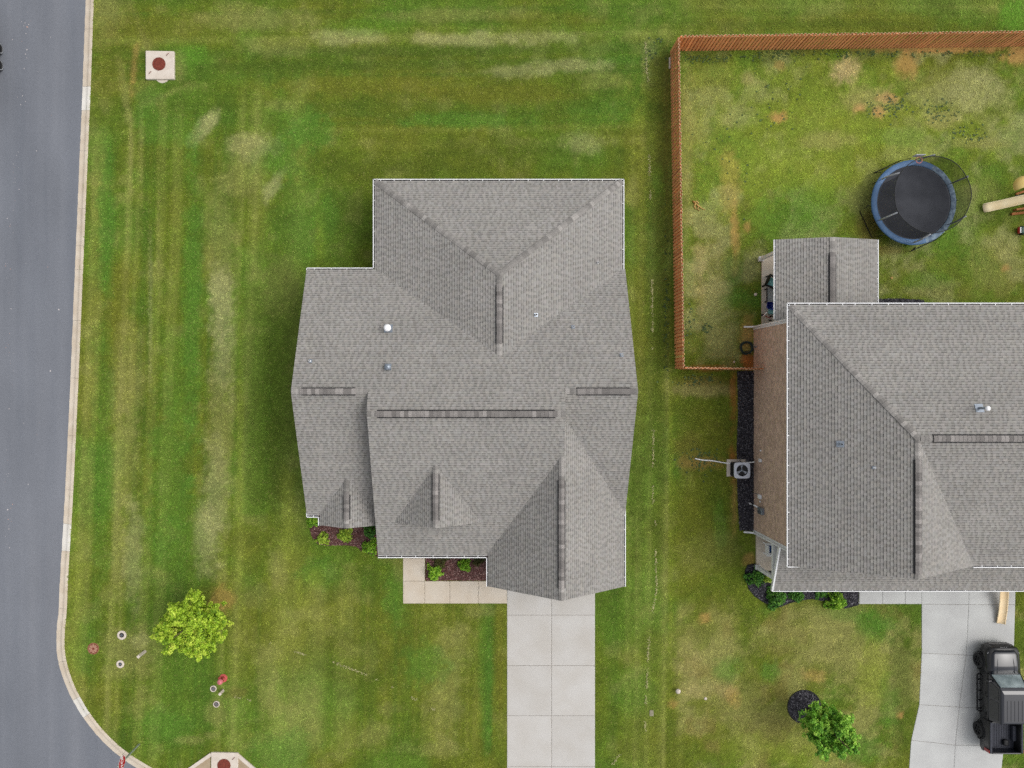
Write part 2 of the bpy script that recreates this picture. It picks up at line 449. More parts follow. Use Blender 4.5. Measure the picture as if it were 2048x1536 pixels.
dr2 = solo('driveway', MB().prism(pxpoly(inset(dl, 1) + inset(drr, -1)[::-1]), -0.11, 0.008), M['joint'], W(1930, 1400), kind='structure')
for k in range(len(dl) - 1):
    if k == 4:
        pass
    slabs(dr2, M['concrete_new'], [[dl[k], dc[k], dc[k + 1], dl[k + 1]], [dc[k], drr[k], drr[k + 1], dc[k + 1]]])
wk2 = solo('front_walk', MB().prism(pxpoly([(1719, 1141), (1842, 1141), (1842, 1207), (1719, 1207)]), -0.11, 0.008), M['joint'], W(1780, 1180), kind='structure')
slabs(wk2, M['concrete_new'], [rect(1718, 1764.5, 1140, 1208), rect(1764.5, 1810, 1140, 1208), rect(1810, 1843, 1140, 1208)])

# ------------------------------------------------------------------ lawn colours
def rgb(*c): return np.array([lin(v) * ALB * 1.06 for v in c])
def grn(*c): return np.array([lin(c[0]) * 1.0, lin(c[1]) * 1.03, lin(c[2]) * 0.82]) * ALB * 1.30
PAL = dict(T=grn(156, 152, 98), P=grn(176, 172, 130), G=grn(92, 134, 54), D=grn(84, 100, 38), O=grn(124, 121, 50), B=grn(122, 108, 62), S=grn(206, 158, 108), Y=grn(150, 160, 66), R=grn(190, 118, 70), L=grn(104, 148, 54), E=grn(186, 168, 128))
STROKES = """215 30 42 52 0 T .65;285 70 8 60 -20 T .5;268 140 7 60 6 S .35;360 170 60 7 -14 D .5;330 190 60 6 -24 T .4;262 300 4 90 0 T .5;284 330 4 110 0 T .5;318 480 3 120 0 T .45;300 620 4 160 0 P .35;250 190 10 75 -8 T .55;225 150 30 60 0 O .4;310 55 130 34 0 O .6;388 112 38 24 0 L .6;350 130 20 30 0 T .4;412 250 15 42 40 P .85;548 372 14 42 28 P .8;505 292 50 28 0 P .65;490 340 44 60 0 T .45;440 480 34 130 0 T .5;442 610 26 75 0 P .75;446 720 26 95 0 P .65;440 860 26 130 0 T .65;432 990 26 110 0 P .5;412 1085 26 80 0 P .55;300 200 26 40 30 G .5;340 260 60 30 0 G .35;
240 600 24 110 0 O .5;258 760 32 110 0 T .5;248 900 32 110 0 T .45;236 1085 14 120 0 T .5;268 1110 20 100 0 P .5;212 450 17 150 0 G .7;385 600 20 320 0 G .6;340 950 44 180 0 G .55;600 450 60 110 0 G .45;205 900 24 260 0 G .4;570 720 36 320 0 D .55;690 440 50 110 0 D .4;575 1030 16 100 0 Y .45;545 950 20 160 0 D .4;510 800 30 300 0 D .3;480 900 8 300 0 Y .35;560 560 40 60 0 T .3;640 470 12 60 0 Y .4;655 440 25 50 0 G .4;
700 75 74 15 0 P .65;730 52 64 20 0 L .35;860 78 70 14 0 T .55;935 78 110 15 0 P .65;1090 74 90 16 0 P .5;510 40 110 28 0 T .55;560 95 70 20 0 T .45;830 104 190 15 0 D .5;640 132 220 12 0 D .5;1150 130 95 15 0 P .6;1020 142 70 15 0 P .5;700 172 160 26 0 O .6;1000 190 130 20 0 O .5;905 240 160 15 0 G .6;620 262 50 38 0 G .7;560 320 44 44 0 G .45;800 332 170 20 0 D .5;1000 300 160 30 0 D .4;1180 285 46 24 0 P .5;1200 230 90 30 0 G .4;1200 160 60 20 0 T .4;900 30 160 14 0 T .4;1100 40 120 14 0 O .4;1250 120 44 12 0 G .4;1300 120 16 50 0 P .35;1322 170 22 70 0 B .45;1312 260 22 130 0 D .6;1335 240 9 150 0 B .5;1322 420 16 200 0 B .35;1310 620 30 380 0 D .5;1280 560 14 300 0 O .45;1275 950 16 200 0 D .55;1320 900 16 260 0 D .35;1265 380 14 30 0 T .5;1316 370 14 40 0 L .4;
560 1150 16 46 0 T .45;640 1150 50 30 0 G .55;720 1165 60 34 0 D .35;790 1200 30 66 0 G .55;800 1130 14 30 0 T .4;630 1160 20 20 0 Y .4;912 1285 32 40 0 T .55;892 1400 36 66 0 T .55;870 1500 70 16 0 T .45;700 1310 80 80 0 D .35;600 1430 34 90 0 T .45;742 1472 44 28 0 T .45;560 1505 70 44 0 G .55;850 1330 44 44 0 G .55;972 1360 14 190 0 G .45;1000 1300 8 160 0 O .6;962 1222 34 12 0 T .5;600 1180 8 30 0 Y .4;262 1300 52 50 0 T .6;280 1280 16 20 0 P .4;432 1425 26 28 0 T .45;420 1470 16 8 0 T .5;475 1385 26 12 0 B .5;532 1360 20 70 0 T .45;440 1200 24 30 30 S .5;420 1190 40 30 0 O .4;520 1190 30 30 0 T .35;330 1450 60 40 0 G .5;380 1480 30 8 0 T .5;170 1300 24 60 0 G .4;150 1200 14 200 0 Y .3;
1420 1290 76 66 0 T .5;1410 1237 15 11 0 S .6;1480 1405 86 60 0 T .55;1545 1445 100 60 0 T .4;1705 1315 76 66 0 T .8;1640 1290 86 66 0 T .55;1570 1270 60 40 0 T .4;1760 1250 44 34 0 G .7;1805 1360 26 160 0 D .55;1745 1350 30 70 0 Y .6;1540 1345 22 22 0 G .6;1455 1340 30 32 0 G .55;1800 1430 8 7 0 S .8;1720 1500 44 34 0 G .5;1600 1505 86 40 0 Y .5;1500 1500 60 34 0 Y .35;1690 1225 54 16 0 G .4;1345 1410 10 10 0 S .4;1465 1390 18 20 0 S .35;1430 1380 50 20 0 E .3;1380 1330 30 60 0 E .25;1560 1300 40 14 0 B .3;1780 1420 20 60 0 G .4;1630 1350 30 14 0 S .3;1400 1240 70 40 0 O .3;1535 1220 20 16 0 G .4;
1405 780 60 16 0 E .5;1400 762 60 10 0 B .6;1395 850 70 60 0 O .35;1405 925 44 14 0 S .45;1375 910 30 40 0 B .4;1466 800 7 60 0 R .55;1466 930 9 40 0 R .7;1468 1000 7 60 0 S .45;1390 1080 50 120 0 O .4;1342 1000 5 400 0 Y .4;1440 1050 12 60 0 G .5;1420 1100 60 40 0 T .3;1500 1120 14 14 0 S .5;
1600 240 320 160 0 Y .5;1700 330 340 160 0 Y .35;1690 140 30 28 0 E .95;1560 236 22 12 0 S .8;1722 216 15 11 0 S .9;1756 222 14 14 0 S .85;1778 196 26 11 0 S .8;1740 200 60 30 0 E .4;1816 130 22 26 0 S .65;1900 96 160 10 0 S .8;2034 112 34 20 0 S .75;1950 180 70 50 0 P .55;1950 286 84 10 0 T .65;1800 272 64 20 0 L .35;1850 170 60 30 0 T .4;1620 400 70 60 0 L .45;1580 440 70 60 0 G .5;1640 350 100 30 0 Y .5;1900 560 130 50 0 O .45;2000 530 50 60 0 T .45;2010 535 12 8 0 S .6;1372 290 14 220 0 T .6;1480 232 34 22 0 P .5;1420 200 50 90 0 T .3;1470 480 8 66 0 S .55;1495 455 8 12 0 S .55;1466 545 18 46 0 G .6;1490 600 44 16 0 G .55;1430 540 40 60 0 E .25;1440 680 70 34 0 T .4;1495 670 15 38 0 S .65;1500 724 20 15 0 R .9;1410 735 40 6 0 R .5;1560 130 14 12 0 S .4;1530 120 30 14 0 D .5;1420 115 40 14 0 D .5;1590 100 60 10 0 B .4;2022 30 30 44 0 L .85;1740 470 22 44 0 B .75;1790 500 40 10 0 B .6;1880 420 90 70 0 G .3;1960 380 40 40 0 T .3;2000 440 60 14 0 D .45;1700 50 260 26 0 O .5;1640 48 200 8 0 D .4;1880 20 40 30 0 D .4;1600 560 10 40 0 B .4;1850 560 50 20 0 G .4;1650 280 60 20 0 E .3;1880 240 30 20 0 E .4;1500 160 20 14 0 E .4;1750 110 40 14 0 D .4;1460 360 20 60 0 S .25;1400 560 14 100 0 E .4"""
STK = [(lambda p: (*map(float, p[:5]), p[5], float(p[6])))(s.split()) for s in STROKES.replace('\n', '').split(';') if s.strip()]
def sstep(a, b, x):
    t = np.clip((x - a) / (b - a), 0, 1); return t * t * (3 - 2 * t)
def lawn_color(x, y):
    px = NX + x * FPX / CAM_H; py = NY - y * FPX / CAM_H
    n1 = fbm(x * 0.22, y * 0.22, 3, 4)[..., None]; n2 = fbm(x * 0.9, y * 0.9, 9, 4)[..., None]; n3 = fbm(x * 2.6, y * 2.6, 21, 3)[..., None]
    base = grn(106, 122, 43); c = base + 0 * n1
    c = c + (PAL['O'] - c) * sstep(0.46, 0.70, n1) * 0.45
    c = c + (PAL['G'] - c) * sstep(0.52, 0.32, n1) * 0.45
    c = c + (PAL['T'] - c) * sstep(0.54, 0.78, n2) * 0.32
    c = c + (PAL['D'] - c) * sstep(0.48, 0.25, n2) * 0.40
    # mowing passes: along the street on the left, across at the top, along the side yard
    def mow(u, m, amp, s):
        nonlocal c
        o = u * 0
        k = (vnoise(u / 40.0, o + 0.5, s) - 0.5) * 0.9 + (vnoise(u / 17.0, o + 2.5, s + 1) - 0.5) * 0.85 + (vnoise(u / 6.5, o + 4.5, s + 2) - 0.5) * 0.6
        k = k * m * amp * (0.45 + 1.1 * fbm(x * 0.35, y * 0.35, s + 7, 3))
        c = c * (1 + 0.42 * k)[..., None]
        c = c + (PAL['T'] - c) * np.clip(k * 0.62, 0, 0.55)[..., None]
        c = c + (PAL['G'] * 0.85 - c) * np.clip(-k * 0.7, 0, 0.6)[..., None]
    wob = 10 * (fbm(x * 0.12, y * 0.12, 77, 2) - 0.5)
    left = sstep(640, 575, px) * sstep(190, 290, py + 0.3 * (px - 300)); top = sstep(345, 250, py) * sstep(1420, 1290, px) * (1 - left)
    front = sstep(1110, 1190, py) * sstep(1008, 1000, px) * (1 - left) * sstep(1520, 1485, py)
    mow(px + 0.042 * py + wob, left, 1.1, 5); mow(py + 0.015 * px + wob, top, 1.15, 31)
    mow(px + 0.02 * py + wob, front, 1.15, 45)
    mow(px + 0.012 * py + wob * 0.4, sstep(1195, 1255, px) * sstep(1350, 1335, px) * sstep(180, 350, py), 0.9, 51)
    mow(py + wob, sstep(75, 60, py - 0.0 * px) * sstep(1290, 1400, px), 0.9, 71)
    mow(px + wob, sstep(1345, 1360, px) * sstep(1200, 1240, py), 0.35, 81)
    yard = (sstep(1360, 1375, px) * sstep(95, 110, py) * sstep(745, 730, py))[..., None]
    rfront = (sstep(1345, 1365, px) * sstep(1190, 1230, py))[..., None]
    n5 = fbm(x * 0.7 + 9, y * 0.7, 57, 5)[..., None]
    c = c + (PAL['P'] * 0.95 - c) * sstep(0.46, 0.66, n5) * yard * 0.55
    c = c + (PAL['G'] * 1.15 - c) * sstep(0.46, 0.32, n5) * yard * 0.3
    c = c + (PAL['T'] - c) * sstep(0.45, 0.64, n5) * rfront * 0.8
    c = c + (PAL['B'] * 1.15 - c) * sstep(0.56, 0.7, n2) * rfront * 0.5
    e1 = fbm(x * 1.1, y * 1.1, 41, 4) - 0.5; e2 = fbm(x * 4.5, y * 4.5, 43, 3) - 0.5
    for (cx, cy, rx, ry, rot, k, st) in STK:
        bx = max(rx, ry) * 1.9 + 6
        sel = (np.abs(px - cx) < bx) & (np.abs(py - cy) < bx)
        if not sel.any(): continue
        a = math.radians(rot); dx = px[sel] - cx; dy = py[sel] - cy
        u = (dx * math.cos(a) + dy * math.sin(a)) / rx; v = (-dx * math.sin(a) + dy * math.cos(a)) / ry
        r = np.sqrt(u * u + v * v) + 1.2 * e1[sel] + 0.8 * e2[sel]
        mk = (sstep(1.35, 0.45, r) * st * (0.82 if k in 'TPOY' else 1.0))[..., None]
        c[sel] = c[sel] + (PAL[k] - c[sel]) * mk
    c = c * (0.86 + 0.28 * n3) * (0.82 + 0.36 * fbm(x * 6.0, y * 6.0, 33, 2)[..., None])
    return np.clip(c, 0.004, 0.9)
# lawn sheet
kmid = [(p + n * 0.38) for p, n in zip(kp, kn)][::2]
lawn_poly = [(p.x, p.y) for p in kmid if p.y < 40] + [(60, -23.5), (60, 42), (kmid[0].x, 42)]
lawn_poly = [(p.x, p.y) for p in kmid] + [(60, kmid[-1].y), (60, kmid[0].y)]
gx = np.arange(-26.5, 44.0, 0.2); gy = np.arange(-25.4, 34.0, 0.2)
GX, GY = np.meshgrid(gx, gy)
ok = inside(lawn_poly, GX + 0.1, GY + 0.1)
gcol = lawn_color(GX, GY)
nxg = len(gx)
ii, jj = np.nonzero(ok[:-1, :-1])
v00 = ii * nxg + jj
loops = np.stack([v00, v00 + 1, v00 + nxg + 1, v00 + nxg], 1).ravel()
GZ = (fbm(GX * 0.5, GY * 0.5, 91, 3) - 0.5) * 0.02
me = np_mesh('lawn', np.stack([GX.ravel(), GY.ravel(), GZ.ravel()], 1), loops, 4, M['lawn'], None, True)
att = me.attributes.new('tint', 'FLOAT_COLOR', 'POINT')
c4 = np.ones((gcol.shape[0] * nxg, 4), np.float32); c4[:, :3] = gcol.reshape(-1, 3) * 0.68
att.data.foreach_set('color', c4.ravel())
lawn = link('lawn', me); lawn['kind'] = 'structure'
NOGRASS = [pxpoly([(1013, 1120), (1191, 1120), (1191, 1620), (1013, 1620)]), pxpoly([(805, 1050), (851, 1050), (851, 1161), (1014, 1161), (1014, 1208), (805, 1208)]),
           pxpoly(inset(dl, -1) + inset(drr, 1)[::-1]), pxpoly([(1717, 1140), (1845, 1140), (1845, 1209), (1717, 1209)])]
# ------------------------------------------------------------------ roofs
def shingle_tone(n, warm=0.0):
    return n
def slope(T, poly, along, expo=0.143, name='shingles', seedv=0, shade=1.0):
    """shingle courses laid on a planar convex polygon (3-D); along = horizontal direction of the courses"""
    P = [Vector(p) for p in poly]
    a = Vector(along).normalized()
    nrm = Vector()
    for k in range(len(P)):
        nrm += (P[k] - P[0]).cross(P[(k + 1) % len(P)] - P[0])
    nrm.normalize()
    if nrm.z < 0: nrm = -nrm
    s = nrm.cross(a)
    if s.z < 0: s = -s
    o = min(P, key=lambda p: p.z)
    uv = [((p - o).dot(a), (p - o).dot(s)) for p in P]
    vmax = max(v for u, v in uv)
    V = []; Fc = []
    r = random.Random(seedv)
    base = np.array(C(158, 155, 150)[:3]) * shade
    def span(v):
        us = []
        for k in range(len(uv)):
            (u0, v0), (u1, v1) = uv[k], uv[(k + 1) % len(uv)]
            if (v0 - v) * (v1 - v) <= 0 and v0 != v1: us.append(u0 + (u1 - u0) * (v - v0) / (v1 - v0))
        return (min(us), max(us)) if len(us) >= 2 else None
    def pt(u, v, h): return o + a * u + s * v + nrm * h
    rows = int(math.ceil(vmax / expo))
    for i in range(rows):
        v0 = i * expo; v1 = min(v0 + expo, vmax)
        sp = span(min((v0 + v1) / 2, vmax - 1e-4))
        if not sp: continue
        u, uend = sp
        u -= 0.0; raised = r.random() < 0.5
        rowt = r.uniform(0.96, 1.04)
        first = True
        while u < uend - 1e-3:
            wd = r.uniform(0.10, 0.22) if raised else r.uniform(0.09, 0.17)
            if first: wd *= r.random() + 0.2; first = False
            ue = min(u + wd, uend)
            h0 = 0.017 if raised else 0.010
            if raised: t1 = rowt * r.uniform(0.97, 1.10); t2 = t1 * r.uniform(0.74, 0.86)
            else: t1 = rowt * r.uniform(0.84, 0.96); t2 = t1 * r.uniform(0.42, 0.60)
            tintv = np.array([1 + r.uniform(-0.015, 0.025), 1.0, 1 + r.uniform(-0.03, 0.02)])
            vm = v0 + (v1 - v0) * 0.70
            hm = h0 + (0.003 - h0) * 0.70
            A, B = pt(u, v0, h0), pt(ue, v0, h0); Cc, D = pt(ue, vm, hm), pt(u, vm, hm); E, F_ = pt(ue, v1, 0.003), pt(u, v1, 0.003)
            G, H_ = pt(u, v0, -0.004), pt(ue, v0, -0.004)
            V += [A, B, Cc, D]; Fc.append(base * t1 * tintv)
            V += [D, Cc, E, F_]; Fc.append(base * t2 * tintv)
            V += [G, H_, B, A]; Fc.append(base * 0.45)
            u = ue; raised = not raised if r.random() < 0.85 else raised
    off = root_loc(T)
    Vn = np.array([tuple(p - off) for p in V])
    n0 = nrm
    if len(Vn):
        # make the faces look up
        q = V[0:4]; nn = (q[1] - q[0]).cross(q[3] - q[0])
        lo = np.arange(len(Vn))
        if nn.dot(nrm) < 0: lo = lo.reshape(-1, 4)[:, ::-1].ravel()
        cen = (Vn.reshape(-1, 4, 3).mean(1) + np.array(tuple(off)))
        Fc = np.array(Fc) * (0.90 + 0.20 * fbm(cen[:, 0] * 0.6, cen[:, 1] * 0.6, 3 + seedv, 4))[:, None]
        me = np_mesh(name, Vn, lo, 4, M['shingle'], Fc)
        ob = link(name, me, T); ob['kind'] = 'stuff'
    part('roof_slope', MB().prism([tuple(p) for p in P], -0.16, -0.006), M['white'], T)

def gutter(T, A, B, inward, z, hangers=True, sp=0.78):
    """open trough; A-B is the outer lip in plan, inward the plan direction to the house"""
    A = Vector((A[0], A[1], 0)); B = Vector((B[0], B[1], 0)); n = Vector((inward[0], inward[1], 0)).normalized()
    zt = z - 0.01; mb = MB()
    sec = [(-0.005, zt), (0.042, zt), (0.042, zt - 0.012), (0.014, zt - 0.012), (0.026, zt - 0.10), (0.125, zt - 0.10), (0.125, zt + 0.0), (0.135, zt + 0.0), (0.135, zt - 0.112), (0.018, zt - 0.112)]
    mats_i = [0, 0, 0, 0, 1, 0, 0, 0, 0, 0]
    i0 = len(mb.v)
    for P in (A, B):
        for (d, zz) in sec: mb.v.append(Vector((P.x + n.x * d, P.y + n.y * d, zz)))
    N = len(sec)
    for k in range(N):
        j = (k + 1) % N
        mb.f.append((i0 + k, i0 + j, i0 + N + j, i0 + N + k)); mb.m.append(mats_i[k])
    # end caps
    for P in (A, B):
        mb.poly([(P.x + n.x * 0.0, P.y + n.y * 0, zt), (P.x + n.x * 0.125, P.y + n.y * 0.125, zt), (P.x + n.x * 0.125, P.y + n.y * 0.125, zt - 0.112), (P.x, P.y, zt - 0.112)])
    g = part('gutter', mb, [M['white'], M['gutter_grit']], T)
    if hangers:
        L = (B - A).length; t = (B - A).normalized(); k = max(1, int(L / sp))
        for q in range(k):
            c = A + t * (L * (q + 0.5) / k + random.uniform(-0.08, 0.08)); h = MB()
            p = [c - t * 0.016 + n * 0.03, c + t * 0.016 + n * 0.03, c + t * 0.016 + n * 0.128, c - t * 0.016 + n * 0.128]
            h.prism([(v.x, v.y) for v in p], zt - 0.008, zt + 0.004)
            part('hanger', h, M['white'], g)
    return g

def caps(T, A, B, drop, vent=None, expo=0.2, w=0.145, lift=0.03):
    """cap shingles from A to B (the lower end first on a hip); drop = fall per metre to each side"""
    A = Vector(A); B = Vector(B); L = (B - A).length; t = (B - A).normalized()
    side = Vector((-t.y, t.x, 0)).normalized(); up = t.cross(side); up = up if up.z > 0 else -up
    if vent:
        t0, t1 = vent
        mb = MB(); p0, p1 = A + t * t0, A + t * t1; wv = 0.2
        for sgn in (1, -1):
            a_ = p0 + up * 0.055; b_ = p1 + up * 0.055
            e0 = p0 + side * (sgn * wv) + up * (0.055 - drop * wv); e1 = p1 + side * (sgn * wv) + up * (0.055 - drop * wv)
            q = [a_, b_, e1, e0]; mb.poly(q if sgn < 0 else q[::-1])
            f0 = e0 - up * 0.05; f1 = e1 - up * 0.05; mb.poly([e0, e1, f1, f0])
        for p in (p0, p1):
            mb.poly([p + up * 0.055, p + side * wv + up * (0.055 - drop * wv), p + side * wv - up * (drop * wv), p - side * wv - up * (drop * wv), p - side * wv + up * (0.055 - drop * wv)])
        part('ridge_vent', mb, M['black'], T)
    le = expo * 1.12
    def cap_mesh(lft, mat):
        mb = MB(); h0, h1 = lft + 0.012, lft
        pr = lambda x, y, h: Vector((x, y, h - drop * abs(y) - (0.02 if abs(y) < 0.02 else 0) * 0))
        ys = [-w, -w * 0.5, -0.03, 0.03, w * 0.5, w]
        zz = lambda y, h: h - drop * abs(y) if abs(y) > 0.03 else h - drop * 0.022
        base = 0
        for x, h in ((0, h0), (le, h1)):
            for y in ys: mb.v.append(Vector((x, y, zz(y, h))))
        n = len(ys)
        for k in range(n - 1):
            mb.f.append((k, n + k, n + k + 1, k + 1)[::-1]); mb.m.append(0)
        o = len(mb.v)
        for y in ys: mb.v.append(Vector((0, y, zz(y, h0) - 0.02)))
        for k in range(n - 1):
            mb.f.append((o + k, o + k + 1, k + 1, k)); mb.m.append(0)
        for k, x0 in ((0, 0), (n - 1, 0)):
            mb.poly([mb.v[k], mb.v[n + k], mb.v[n + k] - Vector((0, 0, 0.02)), mb.v[k] - Vector((0, 0, 0.02))])
        return mb.mesh('ridge_cap', mat)
    m_lo = cap_mesh(lift, M['cap_hip']); w = 0.15; m_hi = cap_mesh(lift + 0.05, M['cap'])
    R = Matrix((t, side, up)).transposed().to_4x4()
    if side.cross(up).dot(t) < 0:
        R = Matrix((t, -side, up)).transposed().to_4x4()
    k = int(L / expo); off = root_loc(T)
    for q in range(k):
        d = L * q / k
        hi = vent and vent[0] - 0.05 < d + expo * 0.5 < vent[1] + 0.05
        ob = link('ridge_cap', m_hi if hi else m_lo, T)
        ob.matrix_local = Matrix.Translation(A + t * d - off + side * random.uniform(-0.006, 0.006)) @ R
def gable(T, pts, thick, mat):
    part('gable_wall', MB().prism_dir(pts, thick), mat, T)
def prism_dir(self, pts, d, mi=0):
    P = [Vector(p) for p in pts]; d = Vector(d); n = len(P); i = len(self.v)
    self.v += P + [p + d for p in P]
    self.f.append(tuple(i + k for k in range(n - 1, -1, -1))); self.m.append(mi)
    self.f.append(tuple(i + n + k for k in range(n))); self.m.append(mi)
    for k in range(n):
        j = (k + 1) % n
        self.f.append((i + k, i + j, i + n + j, i + n + k)); self.m.append(mi)
    return self
MB.prism_dir = prism_dir
def on_plane(px, py, p0, bx, cy):
    """pixel ray meets the roof plane z = p0.z + bx*(x-p0.x) + cy*(y-p0.y)"""
    u = (px - NX) / FPX; v = (NY - py) / FPX
    a = p0[2] - bx * p0[0] - cy * p0[1]
    z = (a + CAM_H * (bx * u + cy * v)) / (1 + bx * u + cy * v)
    return Vector((u * (CAM_H - z), v * (CAM_H - z), z))
def vent_pipe(T, p, r, h, cap=None, flash=None, mat='galv', name='vent_pipe', ang=0.0):
    mb = MB().lathe([(r, -0.1), (r, h), (r * 0.8, h), (r * 0.8, h - 0.04)], p, 14, 0)
    mb.lathe([(0.001, h - 0.04), (r * 0.8, h - 0.04)], p, 14, 1)
    v = part(name, mb, [M[mat], M['black']], T, True)
    if cap:
        cr, ch = cap
        c = MB().lathe([(0.001, h + ch), (cr * 0.6, h + ch - 0.005), (cr, h + ch * 0.55), (cr, h + 0.0), (cr * 0.9, h - 0.02)], p, 20)
        part('vent_cap', c, M['white_plastic'], v, True)
    if flash:
        fs, slopev = flash
        q = [p + Vector((sx * fs, sy * fs, slopev[0] * sx * fs + slopev[1] * sy * fs + 0.026)) for sx, sy in ((-1, -1), (1, -1), (1, 1), (-1, 1))]
        part('flashing', MB().prism([tuple(x) for x in q], -0.006, 0.006), M['galv'], v)

# ------------------------------------------------------------------ the single-storey house in the middle
h1 = thing('house', 'grey-shingled single-storey house with white gutters in the middle, garage gable facing the plain two-panel driveway', 'house', (-0.9, 0.3, 0))
SM = 0.495
ZE = 3.0
yr, zr = -0.2, 6.34          # side-wing ridge
yc, zc = -1.31, 6.90         # main ridge
ybe = 6.55; I = 0.10
X0, X1 = -9.60, 7.84
zb = lambda y: ZE + SM * (ybe - y)
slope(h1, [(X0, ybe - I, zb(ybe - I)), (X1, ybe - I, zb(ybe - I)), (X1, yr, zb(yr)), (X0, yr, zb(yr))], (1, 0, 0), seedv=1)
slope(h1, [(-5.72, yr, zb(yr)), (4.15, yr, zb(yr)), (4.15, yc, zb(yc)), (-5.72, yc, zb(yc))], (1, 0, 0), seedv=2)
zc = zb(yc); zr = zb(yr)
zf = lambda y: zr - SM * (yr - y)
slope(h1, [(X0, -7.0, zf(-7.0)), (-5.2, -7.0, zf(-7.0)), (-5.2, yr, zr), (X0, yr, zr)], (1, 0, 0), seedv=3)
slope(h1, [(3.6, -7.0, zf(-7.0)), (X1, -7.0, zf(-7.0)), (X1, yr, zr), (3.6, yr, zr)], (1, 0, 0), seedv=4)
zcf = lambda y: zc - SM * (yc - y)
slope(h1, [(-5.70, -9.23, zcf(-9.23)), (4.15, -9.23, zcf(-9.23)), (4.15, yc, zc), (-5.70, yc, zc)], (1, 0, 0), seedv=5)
# rear hipped wing
zh = 5.44; xh = 0.9
slope(h1, [(-5.87, 11.3, ZE + .036), (7.68, 11.3, ZE + .036), (xh, 5.56 + .28, zh)], (1, 0, 0), seedv=6)
slope(h1, [(-5.87, 11.3, ZE + .036), (xh, 5.84, zh), (xh, 1.4, zh), (-5.87, 6.0, ZE + .036)], (0, 1, 0), seedv=7)
slope(h1, [(7.68, 11.3, ZE + .036), (xh, 5.84, zh), (xh, 1.4, zh), (7.68, 6.0, ZE + .036)], (0, 1, 0), seedv=8)
# garage gable
xg, zg = 4.06, 5.80; yg = -10.88
slope(h1, [(0.35, yg, 3.08), (0.35, -9.0, 3.08), (xg, -3.2, zg), (xg, yg, zg)], (0, 1, 0), seedv=9)
slope(h1, [(7.76, yg, 3.08), (7.76, -6.5, 3.08), (xg, -1.2, zg), (xg, yg, zg)], (0, 1, 0), seedv=10)
# gable over the porch and the small front-left gable
xd, zd, yd = -2.38, 5.58, -7.22
slope(h1, [(-4.72, yd, 3.95), (xd, yd, zd), (xd, -3.8, zd)], (0, 1, 0), seedv=11)
slope(h1, [(-0.04, yd, 3.95), (xd, yd, zd), (xd, -3.8, zd)], (0, 1, 0), seedv=12)
xs, zs, ys = -7.24, 4.02, -7.53
slope(h1, [(-8.86, ys, 3.06), (xs, ys, zs), (xs, -4.7, zs), (-8.86, -6.7, 3.06)], (0, 1, 0), seedv=13)
slope(h1, [(-5.62, ys, 3.06), (xs, ys, zs), (xs, -4.7, zs), (-5.62, -6.7, 3.06)], (0, 1, 0), seedv=14)
# ridges, hips, vents
caps(h1, (-5.85, 11.3, ZE + .04), (xh, 5.84, zh), 0.22)
caps(h1, (7.66, 11.3, ZE + .04), (xh, 5.84, zh), 0.22)
caps(h1, (xh, 5.75, zh), (xh, 1.45, zh), 0.30, vent=(0.55, 3.45))
caps(h1, (X0 + .03, yr, zr), (-5.75, yr, zr), 0.42, vent=(0.5, 3.2))
caps(h1, (-5.68, yc, zc), (4.12, yc, zc), 0.42, vent=(0.5, 9.3))
caps(h1, (X1 - .03, yr, zr), (4.2, yr, zr), 0.42, vent=(0.35, 3.05))
caps(h1, (xg, yg + .03, zg), (xg, -3.3, zg), 0.6, vent=(0.6, 6.1))
caps(h1, (xd, yd + .03, zd), (xd, -3.8, zd), 0.55, vent=(0.35, 2.75))
caps(h1, (xs, ys + .03, zs), (xs, -4.75, zs), 0.48, vent=(0.45, 1.75))
# gutters
zg_ = ZE + 0.035
gutter(h1, (-5.97, 11.42), (7.79, 11.42), (0, -1), zg_)
gutter(h1, (-5.97, 11.42), (-5.97, 6.56), (1, 0), zg_)
gutter(h1, (X0 - .02, 6.56), (-5.97, 6.56), (0, -1), zg_)
gutter(h1, (X0 - .02, 6.56), (X0 - .02, 6.0), (1, 0), zg_, False)
gutter(h1, (7.79, 11.42), (7.79, 6.3), (-1, 0), zg_)
gutter(h1, (X0 - .02, -7.12), (-8.97, -7.12), (0, 1), zg_)
gutter(h1, (X0 - .02, -7.12), (X0 - .02, -6.5), (1, 0), zg_, False)
gutter(h1, (-8.97, -7.12), (-8.97, -7.56), (1, 0), zg_)
gutter(h1, (-5.70, -9.34), (0.24, -9.34), (0, 1), zg_ - .03)
gutter(h1, (0.24, -9.34), (0.24, -10.9), (1, 0), zg_)
gutter(h1, (7.87, -6.5), (7.87, -10.9), (-1, 0), zg_)
